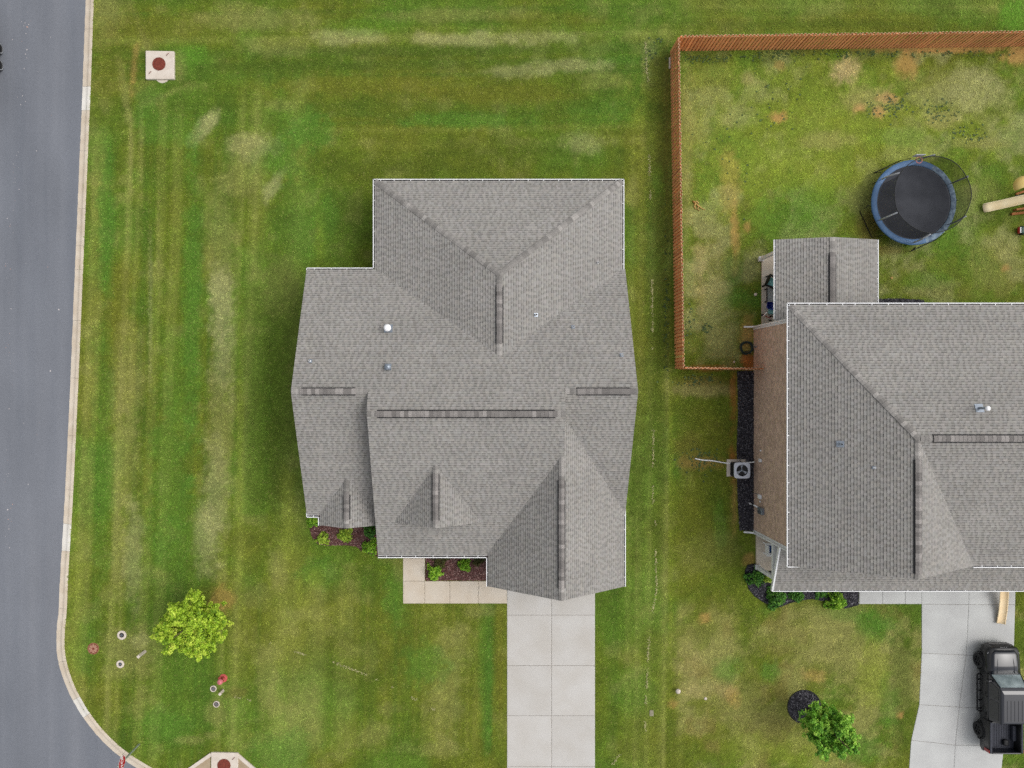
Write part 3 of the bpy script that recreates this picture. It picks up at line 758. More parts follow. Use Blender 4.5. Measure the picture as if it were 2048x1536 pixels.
# walls
OUT = [(-9.3, 6.2), (-5.6, 6.2), (-5.6, 11.05), (7.45, 11.05), (7.45, -10.5), (0.6, -10.5), (0.6, -7.4), (-5.3, -7.4), (-5.3, -6.75), (-9.3, -6.75)]
for k in range(len(OUT)):
    a_, b_ = Vector(OUT[k]).to_3d(), Vector(OUT[(k + 1) % len(OUT)]).to_3d()
    t = (b_ - a_).normalized(); n_ = Vector((t.y, -t.x, 0))
    mb = MB(); L = (b_ - a_).length; nb = 18
    for q in range(nb):           # lap boards
        z0, z1 = 2.9 * q / nb, 2.9 * (q + 1) / nb
        c_ = [a_ - n_ * -0.0, b_, b_ - n_ * 0.16, a_ - n_ * 0.16]
        mb.poly([a_ + n_ * -0.018 + Vector((0, 0, z1)), b_ + n_ * -0.018 + Vector((0, 0, z1)), b_ + Vector((0, 0, z0)), a_ + Vector((0, 0, z0))][::-1])
    mb.poly([a_ - n_ * 0.16, b_ - n_ * 0.16, b_ - n_ * 0.16 + Vector((0, 0, 2.9)), a_ - n_ * 0.16 + Vector((0, 0, 2.9))])
    part('wall', mb, M['siding_pale'], h1)
gable(h1, [(-9.28, 5.9, 2.9), (-9.28, -6.4, 2.9), (-9.28, yr, zr - .22)], (0.14, 0, 0), M['siding_pale'])
gable(h1, [(7.42, 5.9, 2.9), (7.42, -6.4, 2.9), (7.42, yr, zr - .22)], (-0.14, 0, 0), M['siding_pale'])
gable(h1, [(-5.42, 5.9, 2.9), (-5.42, -8.9, 2.8), (-5.42, yc, zc - .2)], (0.14, 0, 0), M['siding_pale'])
gable(h1, [(3.98, 5.9, 2.9), (3.98, -8.9, 2.8), (3.98, yc, zc - .2)], (-0.14, 0, 0), M['siding_pale'])
gable(h1, [(0.75, -10.48, 2.9), (7.35, -10.48, 2.9), (xg, -10.48, zg - .3)], (0, 0.14, 0), M['siding_pale'])
gable(h1, [(-4.4, -6.95, 3.7), (-0.4, -6.95, 3.7), (xd, -6.95, zd - .25)], (0, 0.14, 0), M['siding_pale'])
gable(h1, [(-8.7, -7.2, 2.95), (-5.5, -7.2, 2.95), (xs, -7.2, zs - .2)], (0, 0.14, 0), M['siding_pale'])
M['glass'] = pm('window_glass', (0.02, 0.025, 0.03, 1), (0.03, 0.035, 0.04, 1), 1, 0.08, spec=0.6)
gd = part('garage_door', MB().box(1.5, 6.5, -10.54, -10.505, 0.03, 2.3), M['white'], h1)
for q in range(4): part('door_panel', MB().box(1.56, 6.44, -10.56, -10.541, 0.08 + q * 0.55, 0.55 + q * 0.55), M['white'], gd)
fd = part('front_door', MB().box(-3.2, -2.2, -7.45, -7.405, 0.05, 2.2), M['rust'], h1); part('handle', MB().box(-2.32, -2.28, -7.5, -7.45, 1.0, 1.15), M['galv'], fd)
for (a_, b_, yy) in ((-8.2, -6.4, -6.755), (-5.0, -3.7, -7.405), (-1.6, -0.3, -7.405)):
    wd_ = part('window', MB().box(a_, b_, yy - .03, yy, 0.9, 2.3), M['white'], h1); part('pane', MB().box(a_ + .08, b_ - .08, yy - .04, yy - .031, 0.98, 2.22), M['glass'], wd_)
for xx in (-5.25, -0.1): part('porch_post', MB().box(xx, xx + .18, -9.1, -8.92, 0, 2.85), M['white'], h1)
part('porch_slab', MB().box(-5.29, 0.59, -9.05, -7.42, -0.05, 0.1), M['concrete_tan'], h1)
# roof fittings
rp = (0, ybe, ZE); sl_ = (0.0, -SM)
p = on_plane(771, 655, rp, 0, -SM); p2 = on_plane(777, 657, rp, 0, -SM)
vent_pipe(h1, p2, 0.10, 0.42, cap=(0.19, 0.10), flash=(0.22, sl_), mat='black', name='exhaust_vent')
p = on_plane(776, 734, rp, 0, -SM); vent_pipe(h1, p, 0.11, 0.22, cap=None, flash=(0.17, sl_), name='exhaust_vent')
part('vent_cap', MB().lathe([(0.001, .30), (.16, .27), (.17, .22), (.12, .20)], p, 18), M['galv'], h1, True)
for (a_, b_) in ((621, 722), (1146, 654), (1243, 710)):
    p = on_plane(a_, b_, rp, 0, -SM); vent_pipe(h1, p, 0.04, 0.28, flash=(0.09, sl_), mat='white_plastic')
p = on_plane(1195, 526, (7.68, 0, ZE), -0.36, 0); vent_pipe(h1, p, 0.04, 0.28, flash=(0.09, (-0.36, 0)), mat='white_plastic')
p = on_plane(1072, 630, (7.68, 0, ZE), -0.36, 0); vent_pipe(h1, p, 0.055, 0.28, flash=(0.1, (-0.36, 0)), mat='white_plastic')

# ------------------------------------------------------------------ the two-storey neighbour
h2 = thing('house', 'two-storey house with brown shake side wall and hipped grey roof, cut by the right edge', 'house', (22, -2, 0))
XR = 38.0
ze2 = 5.4; xl2 = 15.7; ytop = 4.36; yft = -9.2; zr2 = 8.0; yr2 = -2.45; xr2 = 20.93
slope(h2, [(xl2 + I, ytop - I, ze2), (XR, ytop - I, ze2), (XR, yr2, zr2), (xr2, yr2, zr2)], (1, 0, 0), seedv=21)
slope(h2, [(xl2 + I, ytop - I, ze2), (xr2, yr2, zr2), (xr2, yft, zr2), (xl2 + I, yft, ze2)], (0, 1, 0), seedv=22)
slope(h2, [(25.3, yft, ze2), (xr2, yft, zr2), (xr2, yr2, zr2)], (0, 1, 0), seedv=23)
slope(h2, [(xr2, yr2, zr2), (XR, yr2, zr2), (XR, yft + .02, ze2), (25.3 - .2, yft + .02, ze2)], (1, 0, 0), seedv=24)
caps(h2, (xl2 + .16, ytop - .16, ze2), (xr2, yr2, zr2), 0.24)
caps(h2, (xr2 + 0.1, yr2, zr2), (34.5, yr2, zr2), 0.33, vent=(0.6, 13.2))
caps(h2, (xr2, yft + .03, zr2), (xr2, yr2, zr2), 0.45, vent=(0.25, 5.7))
gutter(h2, (xl2, ytop), (xl2, yft - .06), (1, 0), ze2 + .03)
gutter(h2, (xl2, ytop), (XR, ytop), (0, -1), ze2 + .03)
gutter(h2, (xl2, yft - .06), (16.55, yft - .06), (0, 1), ze2 + .03)
gutter(h2, (25.3, yft - .08), (XR, yft - .08), (0, 1), ze2 + .03)
# front porch roof
ypf, zpf, ypb, zpb = -11.2, 2.92, -8.55, 3.95
slope(h2, [(15.98, ypf + I, zpf + .04), (XR, ypf + I, zpf + .04), (XR, ypb, zpb), (15.98, ypb, zpb)], (1, 0, 0), seedv=25)
gutter(h2, (15.93, ypf), (XR, ypf), (0, 1), zpf + .03)
part('rake_board', MB().prism([(15.90, ypf + .02, zpf + .03), (15.98, ypf + .02, zpf + .03), (15.98, ypb, zpb + .03), (15.90, ypb, zpb + .03)], -0.2, 0.0), M['white'], h2)
# covered patio roof
xpa, xpb, ypt = 15.98, 21.72, 8.1; xpm, zpm = 18.86, 3.72
slope(h2, [(xpa + I, ypt, ZE + .03), (xpa + I, 3.0, ZE + .03), (xpm, 3.0, zpm), (xpm, ypt, zpm)], (0, 1, 0), seedv=26)
slope(h2, [(xpb - I, ypt, ZE + .03), (xpb - I, 3.0, ZE + .03), (xpm, 3.0, zpm), (xpm, ypt, zpm)], (0, 1, 0), seedv=27)
caps(h2, (xpm, ypt - .02, zpm), (xpm, 3.6, zpm), 0.22, vent=(0.95, 4.3))
gutter(h2, (xpa, ypt), (xpa, 3.75), (1, 0), ZE + .03)
gutter(h2, (xpb, ypt), (xpb, 3.75), (-1, 0), ZE + .03)
gable(h2, [(16.15, 7.9, 2.85), (21.6, 7.9, 2.85), (xpm, 7.9, zpm - .17)], (0, -0.12, 0), M['white'])
# walls: left wall in shakes
wx = 16.02; wy0, wy1 = -8.5, 3.53
V = []; Fc = []
r_ = random.Random(5); zz = 0.0; ex = 0.15
while zz < 5.3:
    y = wy0; z1_ = min(zz + ex, 5.32)
    while y < wy1 - 1e-3:
        ye = min(y + r_.uniform(0.10, 0.26), wy1); jz = r_.uniform(-0.012, 0.012)
        o0 = -r_.uniform(0.018, 0.034)
        A = (wx + o0, y, zz + jz); B = (wx + o0, ye, zz + jz); Cc = (wx - 0.004, ye, z1_ + .01); D = (wx - 0.004, y, z1_ + .01)
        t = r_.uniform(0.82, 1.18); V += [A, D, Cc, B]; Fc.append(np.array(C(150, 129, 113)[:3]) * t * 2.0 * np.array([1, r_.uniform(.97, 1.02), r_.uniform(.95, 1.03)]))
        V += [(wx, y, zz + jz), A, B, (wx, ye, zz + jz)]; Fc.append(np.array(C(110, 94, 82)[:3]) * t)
        y = ye
    zz += ex
Vn = np.array(V) - np.array(tuple(root_loc(h2)))
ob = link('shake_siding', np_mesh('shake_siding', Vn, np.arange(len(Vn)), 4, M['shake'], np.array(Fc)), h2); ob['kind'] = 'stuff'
part('wall', MB().box(wx, wx + .18, wy0, wy1, 0, 5.32), M['siding_pale'], h2)
part('wall', MB().box(wx + .182, XR - .4, wy1 - .18, wy1, 0, 5.32), M['siding_pale'], h2)
part('wall', MB().box(wx + .182, XR - .4, wy0, wy0 + .18, 0, 5.32), M['siding_pale'], h2)
part('wall', MB().box(24.9, XR - .4, -10.75, -10.57, 0, 2.85), M['siding_pale'], h2)
part('wall', MB().box(24.9, 25.08, -10.568, wy0 - .002, 0, 2.85), M['siding_pale'], h2)
gable(h2, [(16.3, -8.52, 5.3), (24.8, -8.52, 5.3), (xr2, -8.52, zr2 - .2)], (0, 0.14, 0), M['siding_pale'])
gd2 = part('garage_door', MB().box(26.2, 31.2, -10.80, -10.752, 0.03, 2.3), M['white'], h2)
for q in range(4): part('door_panel', MB().box(26.26, 31.14, -10.82, -10.801, 0.08 + q * 0.55, 0.55 + q * 0.55), M['white'], gd2)
part('corner_board', MB().box(wx - .05, wx + .02, wy1 - .14, wy1 + .015, 0, 5.34), M['white'], h2)
part('corner_board', MB().box(wx - .05, wx + .02, wy0 - .015, wy0 + .14, 0, 5.34), M['white'], h2)
def downspout(x, y, out, zt):
    ds = part('downspout', MB().box(x - .045, x + .045, y - .035, y + .035, 0.25, zt), M['white'], h2, bevel=0.01)
    e = Vector(out).normalized(); s_ = Vector((-e.y, e.x, 0)) * .045
    mb = MB(); a0 = Vector((x, y, .27)); a1 = a0 + e * .22 + Vector((0, 0, -.16)); a2 = a1 + e * .32
    for p_, q_ in ((a0, a1), (a1, a2)):
        mb.prism_dir([p_ + s_ + Vector((0, 0, .05)), p_ - s_ + Vector((0, 0, .05)), p_ - s_ - Vector((0, 0, .04)), p_ + s_ - Vector((0, 0, .04))], q_ - p_)
    part('elbow', mb, M['white'], ds)
downspout(wx - .10, wy0 - .02, (-1, .05, 0), 5.3)
downspout(wx - .10, wy1 + .03, (-1, 0, 0), 5.3)
# porch and patio
part('porch_slab', MB().box(16.12, 24.88, -10.75, wy0 - .03, -0.05, 0.14), M['concrete_tan'], h2)
part('patio_slab', MB().box(16.45, 21.6, wy1 + .02, 7.75, -0.05, 0.10), M['concrete_tan'], h2)
for (x, y) in ((16.08, -10.55), (20.6, -10.55), (24.6, -10.55)):
    c_ = part('porch_post', MB().box(x, x + .2, y - .1, y + .1, 0.0, 2.82), M['white'], h2, bevel=.012); part('base', MB().box(x - .04, x + .24, y - .14, y + .14, 0, .2), M['white'], c_)
part('porch_beam', MB().box(16.02, 16.26, -10.44, wy0 - .03, 2.6, 2.8), M['white'], h2)
for (x, y) in ((16.3, 7.55), (21.4, 7.55)):
    c_ = part('patio_post', MB().box(x, x + .18, y - .09, y + .09, 0.0, 2.8), M['white'], h2, bevel=.012); part('base', MB().box(x - .05, x + .23, y - .13, y + .13, 0, .22), M['white'], c_)
part('patio_beam', MB().box(16.3, 21.58, 7.46, 7.64, 2.6, 2.84), M['white'], h2)
# wall fittings
def wall_at(px, py):
    k = wx / (px - NX); return Vector((wx, (NY - py) * k, CAM_H - k * FPX))
p = wall_at(1522, 993); mbx = part('telephone_box', MB().box(wx - .16, wx - .035, p.y - .12, p.y + .12, p.z - .12, p.z + .22), M['white_plastic'], h2, bevel=.02)
part('conduit', MB().tube([(wx - .06, p.y + .06, 0), (wx - .06, p.y + .06, p.z - .1)], .018), M['galv'], mbx, True)
p = wall_at(1526, 1022); mbx = part('electric_meter_box', MB().box(wx - .2, wx - .035, p.y - .19, p.y + .19, p.z - .35, p.z + .3), M['galv'], h2, bevel=.015)
part('meter_dial', MB().lathe([(.09, 0), (.09, .1), (.001, .13)], (wx - .2, p.y - .06, p.z + .05), 16, M=Matrix.Rotation(-math.pi / 2, 3, 'Y')), M['glass'], mbx, True)
part('conduit', MB().tube([(wx - .3, p.y + .24, 0), (wx - .22, p.y + .2, .12), (wx - .1, p.y + .15, .3), (wx - .09, p.y + .12, p.z - .3)], .05), M['white_plastic'], mbx, True)
for (a_, b_) in ((1522, 1003), (1523, 901)):
    p = wall_at(a_, b_); part('outlet_cover', MB().box(wx - .08, wx - .03, p.y - .05, p.y + .05, p.z - .07, p.z + .07), M['white_plastic'], h2, bevel=.01)
p = wall_at(1523, 921); part('disconnect_box', MB().box(wx - .13, wx - .035, p.y - .09, p.y + .09, p.z - .12, p.z + .14), M['white_plastic'], h2, bevel=.012)
p = wall_at(1512, 694); hb = part('hose_bib', MB().tube([(wx, p.y, .6), (wx - .1, p.y, .58), (wx - .13, p.y, .5)], .025), M['galv'], h2, True)
# roof fittings of the neighbour
SL = (zr2 - ze2) / (xr2 - xl2)
p = on_plane(1680, 888, (xl2, 0, ze2), SL, 0); vent_pipe(h2, p, .06, .2, flash=(.16, (SL, 0)))
p = on_plane(1747, 935, (xl2, 0, ze2), SL, 0); vent_pipe(h2, p, .035, .22, flash=(.07, (SL, 0)), mat='white_plastic')
SB = (zr2 - ze2) / (yr2 - ytop)
p = on_plane(1958, 816, (0, ytop, ze2), 0, SB); vent_pipe(h2, p, .06, .6, cap=(.12, .1), flash=(.2, (0, SB)), name='exhaust_vent')
# ------------------------------------------------------------------ planting beds
def mulch(name, poly, cols, dens, label, cat='mulch bed', z=0.02, size=(0.03, 0.09), edging=None):
    loc = Vector((sum(p[0] for p in poly) / len(poly), sum(p[1] for p in poly) / len(poly), 0))
    t = thing(name, label, cat, loc)
    base = pm(name + '_base', tuple(cols[0]) + (1,), tuple(np.array(cols[0]) * .7) + (1,), 9, .95, bump=.6, bscale=30)
    part('bed', MB().prism(poly, -0.06, z), base, t)
    xs_ = [p[0] for p in poly]; ys_ = [p[1] for p in poly]
    A = (max(xs_) - min(xs_)) * (max(ys_) - min(ys_)); n = int(A * dens)
    x = rng.uniform(min(xs_), max(xs_), n); y = rng.uniform(min(ys_), max(ys_), n); k = inside(poly, x, y); x, y = x[k], y[k]; n = len(x)
    a = rng.uniform(0, 2 * np.pi, n); L = rng.uniform(size[0], size[1], n); wd = rng.uniform(.012, .03, n)
    tx, ty = np.cos(a), np.sin(a); tz = rng.uniform(-.5, .5, n); sz = rng.uniform(-.7, .7, n); zc_ = z + rng.uniform(.01, .045, n)
    c = np.stack([x, y, zc_], 1); T1 = np.stack([tx, ty, tz], 1) * (L / 2)[:, None]; S1 = np.stack([-ty, tx, sz], 1) * wd[:, None]
    V = np.stack([c - T1 - S1, c + T1 - S1, c + T1 + S1, c - T1 + S1], 1).reshape(-1, 3) - np.array(loc)
    ci = rng.integers(0, len(cols), n); fc = np.array(cols)[ci] * rng.uniform(.6, 1.4, n)[:, None]
    ob = link('wood_chips', np_mesh('wood_chips', V, np.arange(4 * n), 4, M['chip'], fc), t); ob['kind'] = 'stuff'
    if edging:
        part('edging', MB().tube([(q[0], q[1], 0.03) for q in edging], .03, 6), M['black'], t, True)
    NOGRASS.append(poly)
    return t
RED = [rgb(110, 76, 72), rgb(134, 96, 92), rgb(90, 60, 56), rgb(150, 122, 116)]
BLK = [rgb(62, 60, 66), rgb(84, 82, 88), rgb(48, 46, 50), rgb(112, 110, 114)]
mulch('mulch_bed', pxpoly([(622, 1008), (617, 1045), (623, 1072), (636, 1088), (655, 1091), (690, 1090), (712, 1093), (724, 1102), (745, 1108), (757, 1114), (784, 1114), (784, 1030), (780, 1008)]), RED, 330, 'brown mulch bed with five shrubs below the small front gable')
mulch('mulch_bed', pxpoly([(851, 1080), (984, 1080), (984, 1161), (851, 1161)]), RED, 330, 'square brown mulch bed between the front walk and the garage')
mulch('mulch_bed', pxpoly([(1474, 742), (1507, 742), (1507, 1062), (1479, 1060), (1475, 1000), (1473, 900), (1476, 820)]), BLK, 330, 'strip of black mulch along the brown shake wall')
e2 = pxpoly([(1515, 1127), (1495, 1130), (1490, 1142), (1492, 1160), (1498, 1178), (1510, 1192), (1526, 1203), (1545, 1212), (1560, 1213), (1580, 1205), (1605, 1199), (1625, 1197), (1645, 1201), (1665, 1209), (1690, 1216), (1717, 1209)])
mulch('mulch_bed', e2 + pxpoly([(1717, 1140), (1515, 1120)]), BLK, 330, 'curved black mulch bed with edging in front of the neighbouring porch', edging=e2)
mulch('mulch_bed', pxpoly([(1757, 598), (1800, 597), (1848, 600), (1850, 612), (1757, 612)]), BLK, 330, 'thin strip of black mulch showing behind the rear gutter beside the patio roof')
ring = [(W(1608, 1413).x + .97 * math.cos(q * math.pi / 16), W(1608, 1413).y + .97 * math.sin(q * math.pi / 16)) for q in range(32)]
mulch('mulch_ring', ring, BLK, 330, 'round ring of black mulch under the small dark green tree', edging=ring + ring[:1])

# ------------------------------------------------------------------ plants
def leaves(name, parent, C_, R_, per, size, cols, up=0.5, flat=1.0):
    """C_ cluster centres (N,3), R_ cluster radii; each leaf a pointed four-corner face with its own colour"""
    C_ = np.array(C_); R_ = np.array(R_); n = len(C_) * per
    c = np.repeat(C_, per, 0); r = np.repeat(R_, per)
    d = rng.normal(size=(n, 3)); d /= np.linalg.norm(d, axis=1)[:, None]; d[:, 2] *= flat
    p = c + d * (r * rng.uniform(.25, 1.0, n))[:, None]
    nrm = rng.normal(size=(n, 3)) + np.array([0, 0, up * 2]) + d * .8; nrm /= np.linalg.norm(nrm, axis=1)[:, None]
    a = np.cross(nrm, rng.normal(size=(n, 3))); a /= np.linalg.norm(a, axis=1)[:, None]; b = np.cross(nrm, a)
    s = (size * rng.uniform(.7, 1.3, n))[:, None]
    bend = nrm * s * .12
    V = np.stack([p - a * s * .5, p - b * s * .36 + a * s * .05 + bend, p + a * s * .5, p + b * s * .36 + a * s * .05 + bend], 1).reshape(-1, 3) - np.array(tuple(root_loc(parent)))
    cl = np.repeat(rng.uniform(0, 1, len(C_)), per) * .6 + rng.uniform(0, 1, n) * .4
    cols = np.array(cols); k = np.clip(cl * (len(cols) - 1), 0, len(cols) - 1.001); i = k.astype(int); f = (k - i)[:, None]
    fc = (cols[i] * (1 - f) + cols[i + 1] * f) * rng.uniform(.85, 1.15, n)[:, None]
    ob = link(name, np_mesh(name, V, np.arange(4 * n), 4, M['leaf'], fc), parent)
    return ob
def tree(name, label, base, zc_, R, Hh, limbs, cols, cl, per, size, seedv, lean=(0, 0)):
    t = thing(name, label, 'tree', (base.x, base.y, 0)); r = random.Random(seedv)
    b = Vector((base.x, base.y, 0)); top = b + Vector((lean[0], lean[1], Hh))
    trunk = MB().tube([b - Vector((0, 0, .1)), b + Vector((.02, .01, zc_ * .35)), b.lerp(top, .6), top - Vector((0, 0, .2))], [.09, .07, .05, .015], 8)
    tr = part('trunk', trunk, M['bark'], t, True)
    cs, rs = [], []; br = MB()
    for k in range(limbs):
        an = 2 * math.pi * k / limbs * 2.4 + r.uniform(-.3, .3); f = (k + .5) / limbs
        z0 = zc_ * (.40 + .45 * f); out = R * math.sqrt(max(.05, 1 - ((f - .30) / .85) ** 2)) * r.uniform(.72, 1.12); rise = (Hh - zc_) * (.15 + .75 * f) * r.uniform(.7, 1.2)
        p0 = b + Vector((lean[0] * z0 / Hh, lean[1] * z0 / Hh, z0)); p2 = p0 + Vector((math.cos(an) * out, math.sin(an) * out, rise)); p1 = p0.lerp(p2, .5) + Vector((0, 0, .15 * out))
        br.tube([p0, p1, p2], [.03, .02, .006], 5)
        for q in range(cl):
            u = r.uniform(.22, 1.0) ** .8
            c = (p0.lerp(p1, u * 2) if u < .5 else p1.lerp(p2, u * 2 - 1)) + Vector((max(-1.5, min(1.5, r.gauss(0, .9))), max(-1.5, min(1.5, r.gauss(0, .9))), r.gauss(0, .7))) * (.13 + .17 * out * (1.05 - u * .6))
            cs.append(tuple(c)); rs.append(r.uniform(.10, .20))
    part('branch', br, M['bark'], t, True)
    leaves('crown', t, cs, rs, per, size, cols)
    return t
TR1 = [rgb(96, 134, 34), rgb(142, 180, 44), rgb(176, 208, 58), rgb(200, 224, 78), rgb(222, 226, 106)]
TR2 = [rgb(62, 108, 34), rgb(100, 158, 46), rgb(138, 194, 62), rgb(172, 216, 82), rgb(204, 232, 106)]
tree('shade_tree', 'young tree with yellow-green leaves on the corner lawn beside the road', W(421, 1216), 3.95, 1.72, 5.4, 20, [c * np.array([1.2, 1.17, 1.2]) for c in TR1], 48, 50, .105, 3)
tree('shade_tree', 'small dark green tree in a black mulch ring near the right driveway', W(1616, 1417), 3.7, 1.30, 5.0, 16, [c * 1.1 for c in TR2], 38, 42, .115, 8)
def shrub(px, py, r, h, cols, label, group, flat=False, size=.09):
    p = W(px, py, h * .5); t = thing('shrub', label, 'shrub', (p.x, p.y, 0), group)
    R = r * .0285; n = max(12, int(80 * R * R / .12)); cs, rs = [], []; st = MB()
    for k in range(n):
        an = random.uniform(0, 2 * math.pi); q = math.sqrt(random.random()) * R * (1 + .28 * math.sin(3 * an + px) + .14 * math.sin(5 * an + py)); z = h * max(.2, 1 - .75 * (q / R) ** 2) * random.uniform(.55, 1.0) if not flat else h * random.uniform(.3, 1)
        cs.append((p.x + q * math.cos(an), p.y + q * math.sin(an), max(.06, z))); rs.append(random.uniform(.05, .11))
        if k < 9: st.tube([(p.x, p.y, 0), (p.x + .6 * q * math.cos(an), p.y + .6 * q * math.sin(an), z * .6), cs[-1]], [.012, .008, .004], 4)
    part('stems', st, M['bark'], t)
    leaves('foliage', t, cs, rs, 16, size, cols)
SB = [rgb(66, 112, 32), rgb(116, 170, 42), rgb(166, 214, 58), rgb(204, 232, 92)]
SY = [rgb(92, 132, 40), rgb(150, 188, 54), rgb(194, 220, 78), rgb(222, 228, 108)]
SD = [rgb(44, 84, 34), rgb(70, 124, 44), rgb(100, 162, 56), rgb(140, 190, 76)]
g1 = 'shrubs in the mulch beds of the middle house'
shrub(625, 1043, 12, .6, SB, 'green shrub at the far left corner of the small front gable', g1)
shrub(645, 1079, 12, .5, SY, 'leftmost yellow-green shrub at the front edge of the gable bed', g1)
shrub(690, 1071, 14, .6, SY, 'yellow-green shrub below the peak of the small front gable', g1)
shrub(741, 1064, 13, .6, SD, 'dark green shrub tucked against the roof edge, rear of a pair', g1)
shrub(740, 1095, 15, .7, SB, 'bright lime shrub at the right end of the gable bed', g1)
shrub(868, 1146, 14.5, .75, SB, 'lime green shrub beside the front walk slabs', g1)
shrub(928, 1130, 12.5, .7, SB, 'round lime green shrub in the middle of the square bed', g1)
shrub(880, 1119, 17, .18, [rgb(70, 74, 40), rgb(96, 100, 50), rgb(128, 124, 60)], 'low sprawling olive plant under the porch gutter', g1, True, .06)
shrub(956, 1120, 11, .18, [rgb(70, 74, 40), rgb(96, 100, 50), rgb(118, 114, 60)], 'low olive ground plant near the garage gutter', g1, True, .06)
g2 = 'shrubs in the black mulch bed'
shrub(1512, 1156, 17, .7, SD, 'leafy green shrub at the left end of the curved black bed', g2)
shrub(1536, 1156, 9, .4, SY, 'pale broad-leaved plant against the porch end', g2, size=.12)
shrub(1553, 1198, 19, .7, SD, 'dark green shrub at the low front bulge of the black bed', g2)
shrub(1594, 1190, 14, .35, SD, 'low green plant under the porch gutter, left one', g2)
shrub(1642, 1186, 12, .3, SD, 'low green plant under the porch gutter, right one', g2)
shrub(1674, 1203, 19, .7, SB, 'bright green shrub at the right end of the black bed', g2)

# ------------------------------------------------------------------ fences (board on both sides of the rails)
M['cedar'] = pm('stained_cedar', (.80, .36, .155, 1), (.66, .27, .11, 1), 3, .8, bump=.3, bscale=40, stretch=(6, 6, .6), objrand=.16)
M['cedar_new'] = pm('new_pine', C(240, 204, 130), C(226, 184, 112), 3, .8, stretch=(6, 6, .6))
M['endgrain'] = pm('weathered_end_grain', C(226, 200, 164), C(206, 176, 138), 9, .9)
M['cedar_edge'] = pm('gap_shade_edge', C(96, 54, 36), C(78, 42, 28), 9, .9)  # picket side edges coloured dark, painting shade into the gaps
pick_me = None
def picket_mesh():
    mb = MB(); wv, t, hh = .0685, .011, 1.80
    pr = [(-wv, .03), (wv, .03), (wv, hh - .03), (wv - .025, hh), (-wv + .025, hh), (-wv, hh - .03)]
    mb.prism_dir([(x, -t, z) for x, z in pr], (0, 2 * t, 0))
    for k in (2 + 2, 2 + 3, 2 + 4): mb.m[k] = 1
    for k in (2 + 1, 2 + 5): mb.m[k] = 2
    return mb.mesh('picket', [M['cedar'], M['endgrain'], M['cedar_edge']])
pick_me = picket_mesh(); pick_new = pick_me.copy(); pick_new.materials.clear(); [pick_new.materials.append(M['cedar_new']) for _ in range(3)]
def fence(A, B, label, new_at=None, pitch=.205):
    A = Vector((A.x, A.y, 0)); B = Vector((B.x, B.y, 0)); t = (B - A).normalized(); n = Vector((-t.y, t.x, 0)); L = (B - A).length
    f = thing('wooden_fence', label, 'fence', A, 'stained board fences round the back yard')
    def bx(name, s0, s1, d0, d1, z0, z1, mat=M['cedar']):
        mb = MB().prism([(lambda v: (v.x, v.y))(A + t * s + n * d) for s, d in ((s0, d0), (s1, d0), (s1, d1), (s0, d1))], z0, z1); return part(name, mb, mat, f)
    s = 0.0
    while s < L:
        bx('post', s, min(s + .09, L), -.045, .045, -.1, 1.74); s += 2.44
    for z in (.28, .92, 1.52): bx('rail', .0, L, -.0195, .0195, z, z + .085) if False else None
    for z in (.28, .92, 1.56):
        k = 0
        while k * 2.44 < L: bx('rail', k * 2.44 + .092, min(k * 2.44 + 2.438, L), -.026, .026, z, z + .085); k += 1
    ang = math.atan2(t.y, t.x)
    for side, ph in ((1, 0.0), (-1, pitch / 2)):
        s = .07 + ph
        while s < L - .05:
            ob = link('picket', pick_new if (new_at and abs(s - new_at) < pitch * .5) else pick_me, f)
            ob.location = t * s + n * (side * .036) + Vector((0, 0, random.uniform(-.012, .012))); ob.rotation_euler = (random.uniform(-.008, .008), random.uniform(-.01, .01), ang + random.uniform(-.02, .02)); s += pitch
cA = W(1341.5, 103); cB = W(1351, 737)
fence(cA, cB, 'long stained board fence running down the left side of the back yard', new_at=(cA - cB).length - .72)
fence(cA + Vector((.1, .05, 0)), W(2110, 91), 'stained board fence along the top of the back yard')
fence(cB + Vector((.1, 0, 0)), Vector((15.96, W(1505, 739).y, 0)), 'short stained board fence joining the brown shake wall')

# ------------------------------------------------------------------ trampoline
M['mat_black'] = pm('jumping_mat', C(66, 68, 74), C(50, 52, 58), 1.2, .8, fine=.06)
M['pad'] = pm('blue_pad', C(86, 122, 162), C(72, 106, 146), 2.5, .5)
M['pad_worn'] = pm('blue_pad_worn', C(140, 162, 178), C(60, 82, 108), 6, .6)
M['tubing'] = pm('dark_tubing', C(34, 36, 38), C(26, 28, 30), 5, .5)
M['foam'] = pm('grey_foam_sleeve', C(206, 210, 214), C(176, 180, 186), 8, .8)
def net_mat():
    m, n, l, b = new_mat('black_netting', .8, 0, .2); b.inputs['Base Color'].default_value = (.012, .012, .014, 1)
    tr = n.new('ShaderNodeBsdfTransparent'); ms = n.new('ShaderNodeMixShader'); ms.inputs[0].default_value = .52
    l.new(tr.outputs[0], ms.inputs[1]); l.new(b.outputs[0], ms.inputs[2]); l.new(ms.outputs[0], n['Material Output'].inputs['Surface']); return m
M['net'] = net_mat()
tc = Vector((24.9, 10.67, 0)); tp = thing('trampoline', 'round trampoline with blue pad and black safety net in the fenced yard', 'trampoline', tc)
zt = .9; R0 = 2.42
part('jumping_mat', MB().lathe([(.001, zt - .02), (1.2, zt - .018), (2.14, zt)], tc, 64), M['mat_black'], tp, True)
part('frame_ring', MB().tube([tc + Vector((R0 * math.cos(a), R0 * math.sin(a), zt - .04)) for a in np.linspace(0, 2 * math.pi, 65)[:-1]], .03, 8, closed=True), M['tubing'], tp, True)
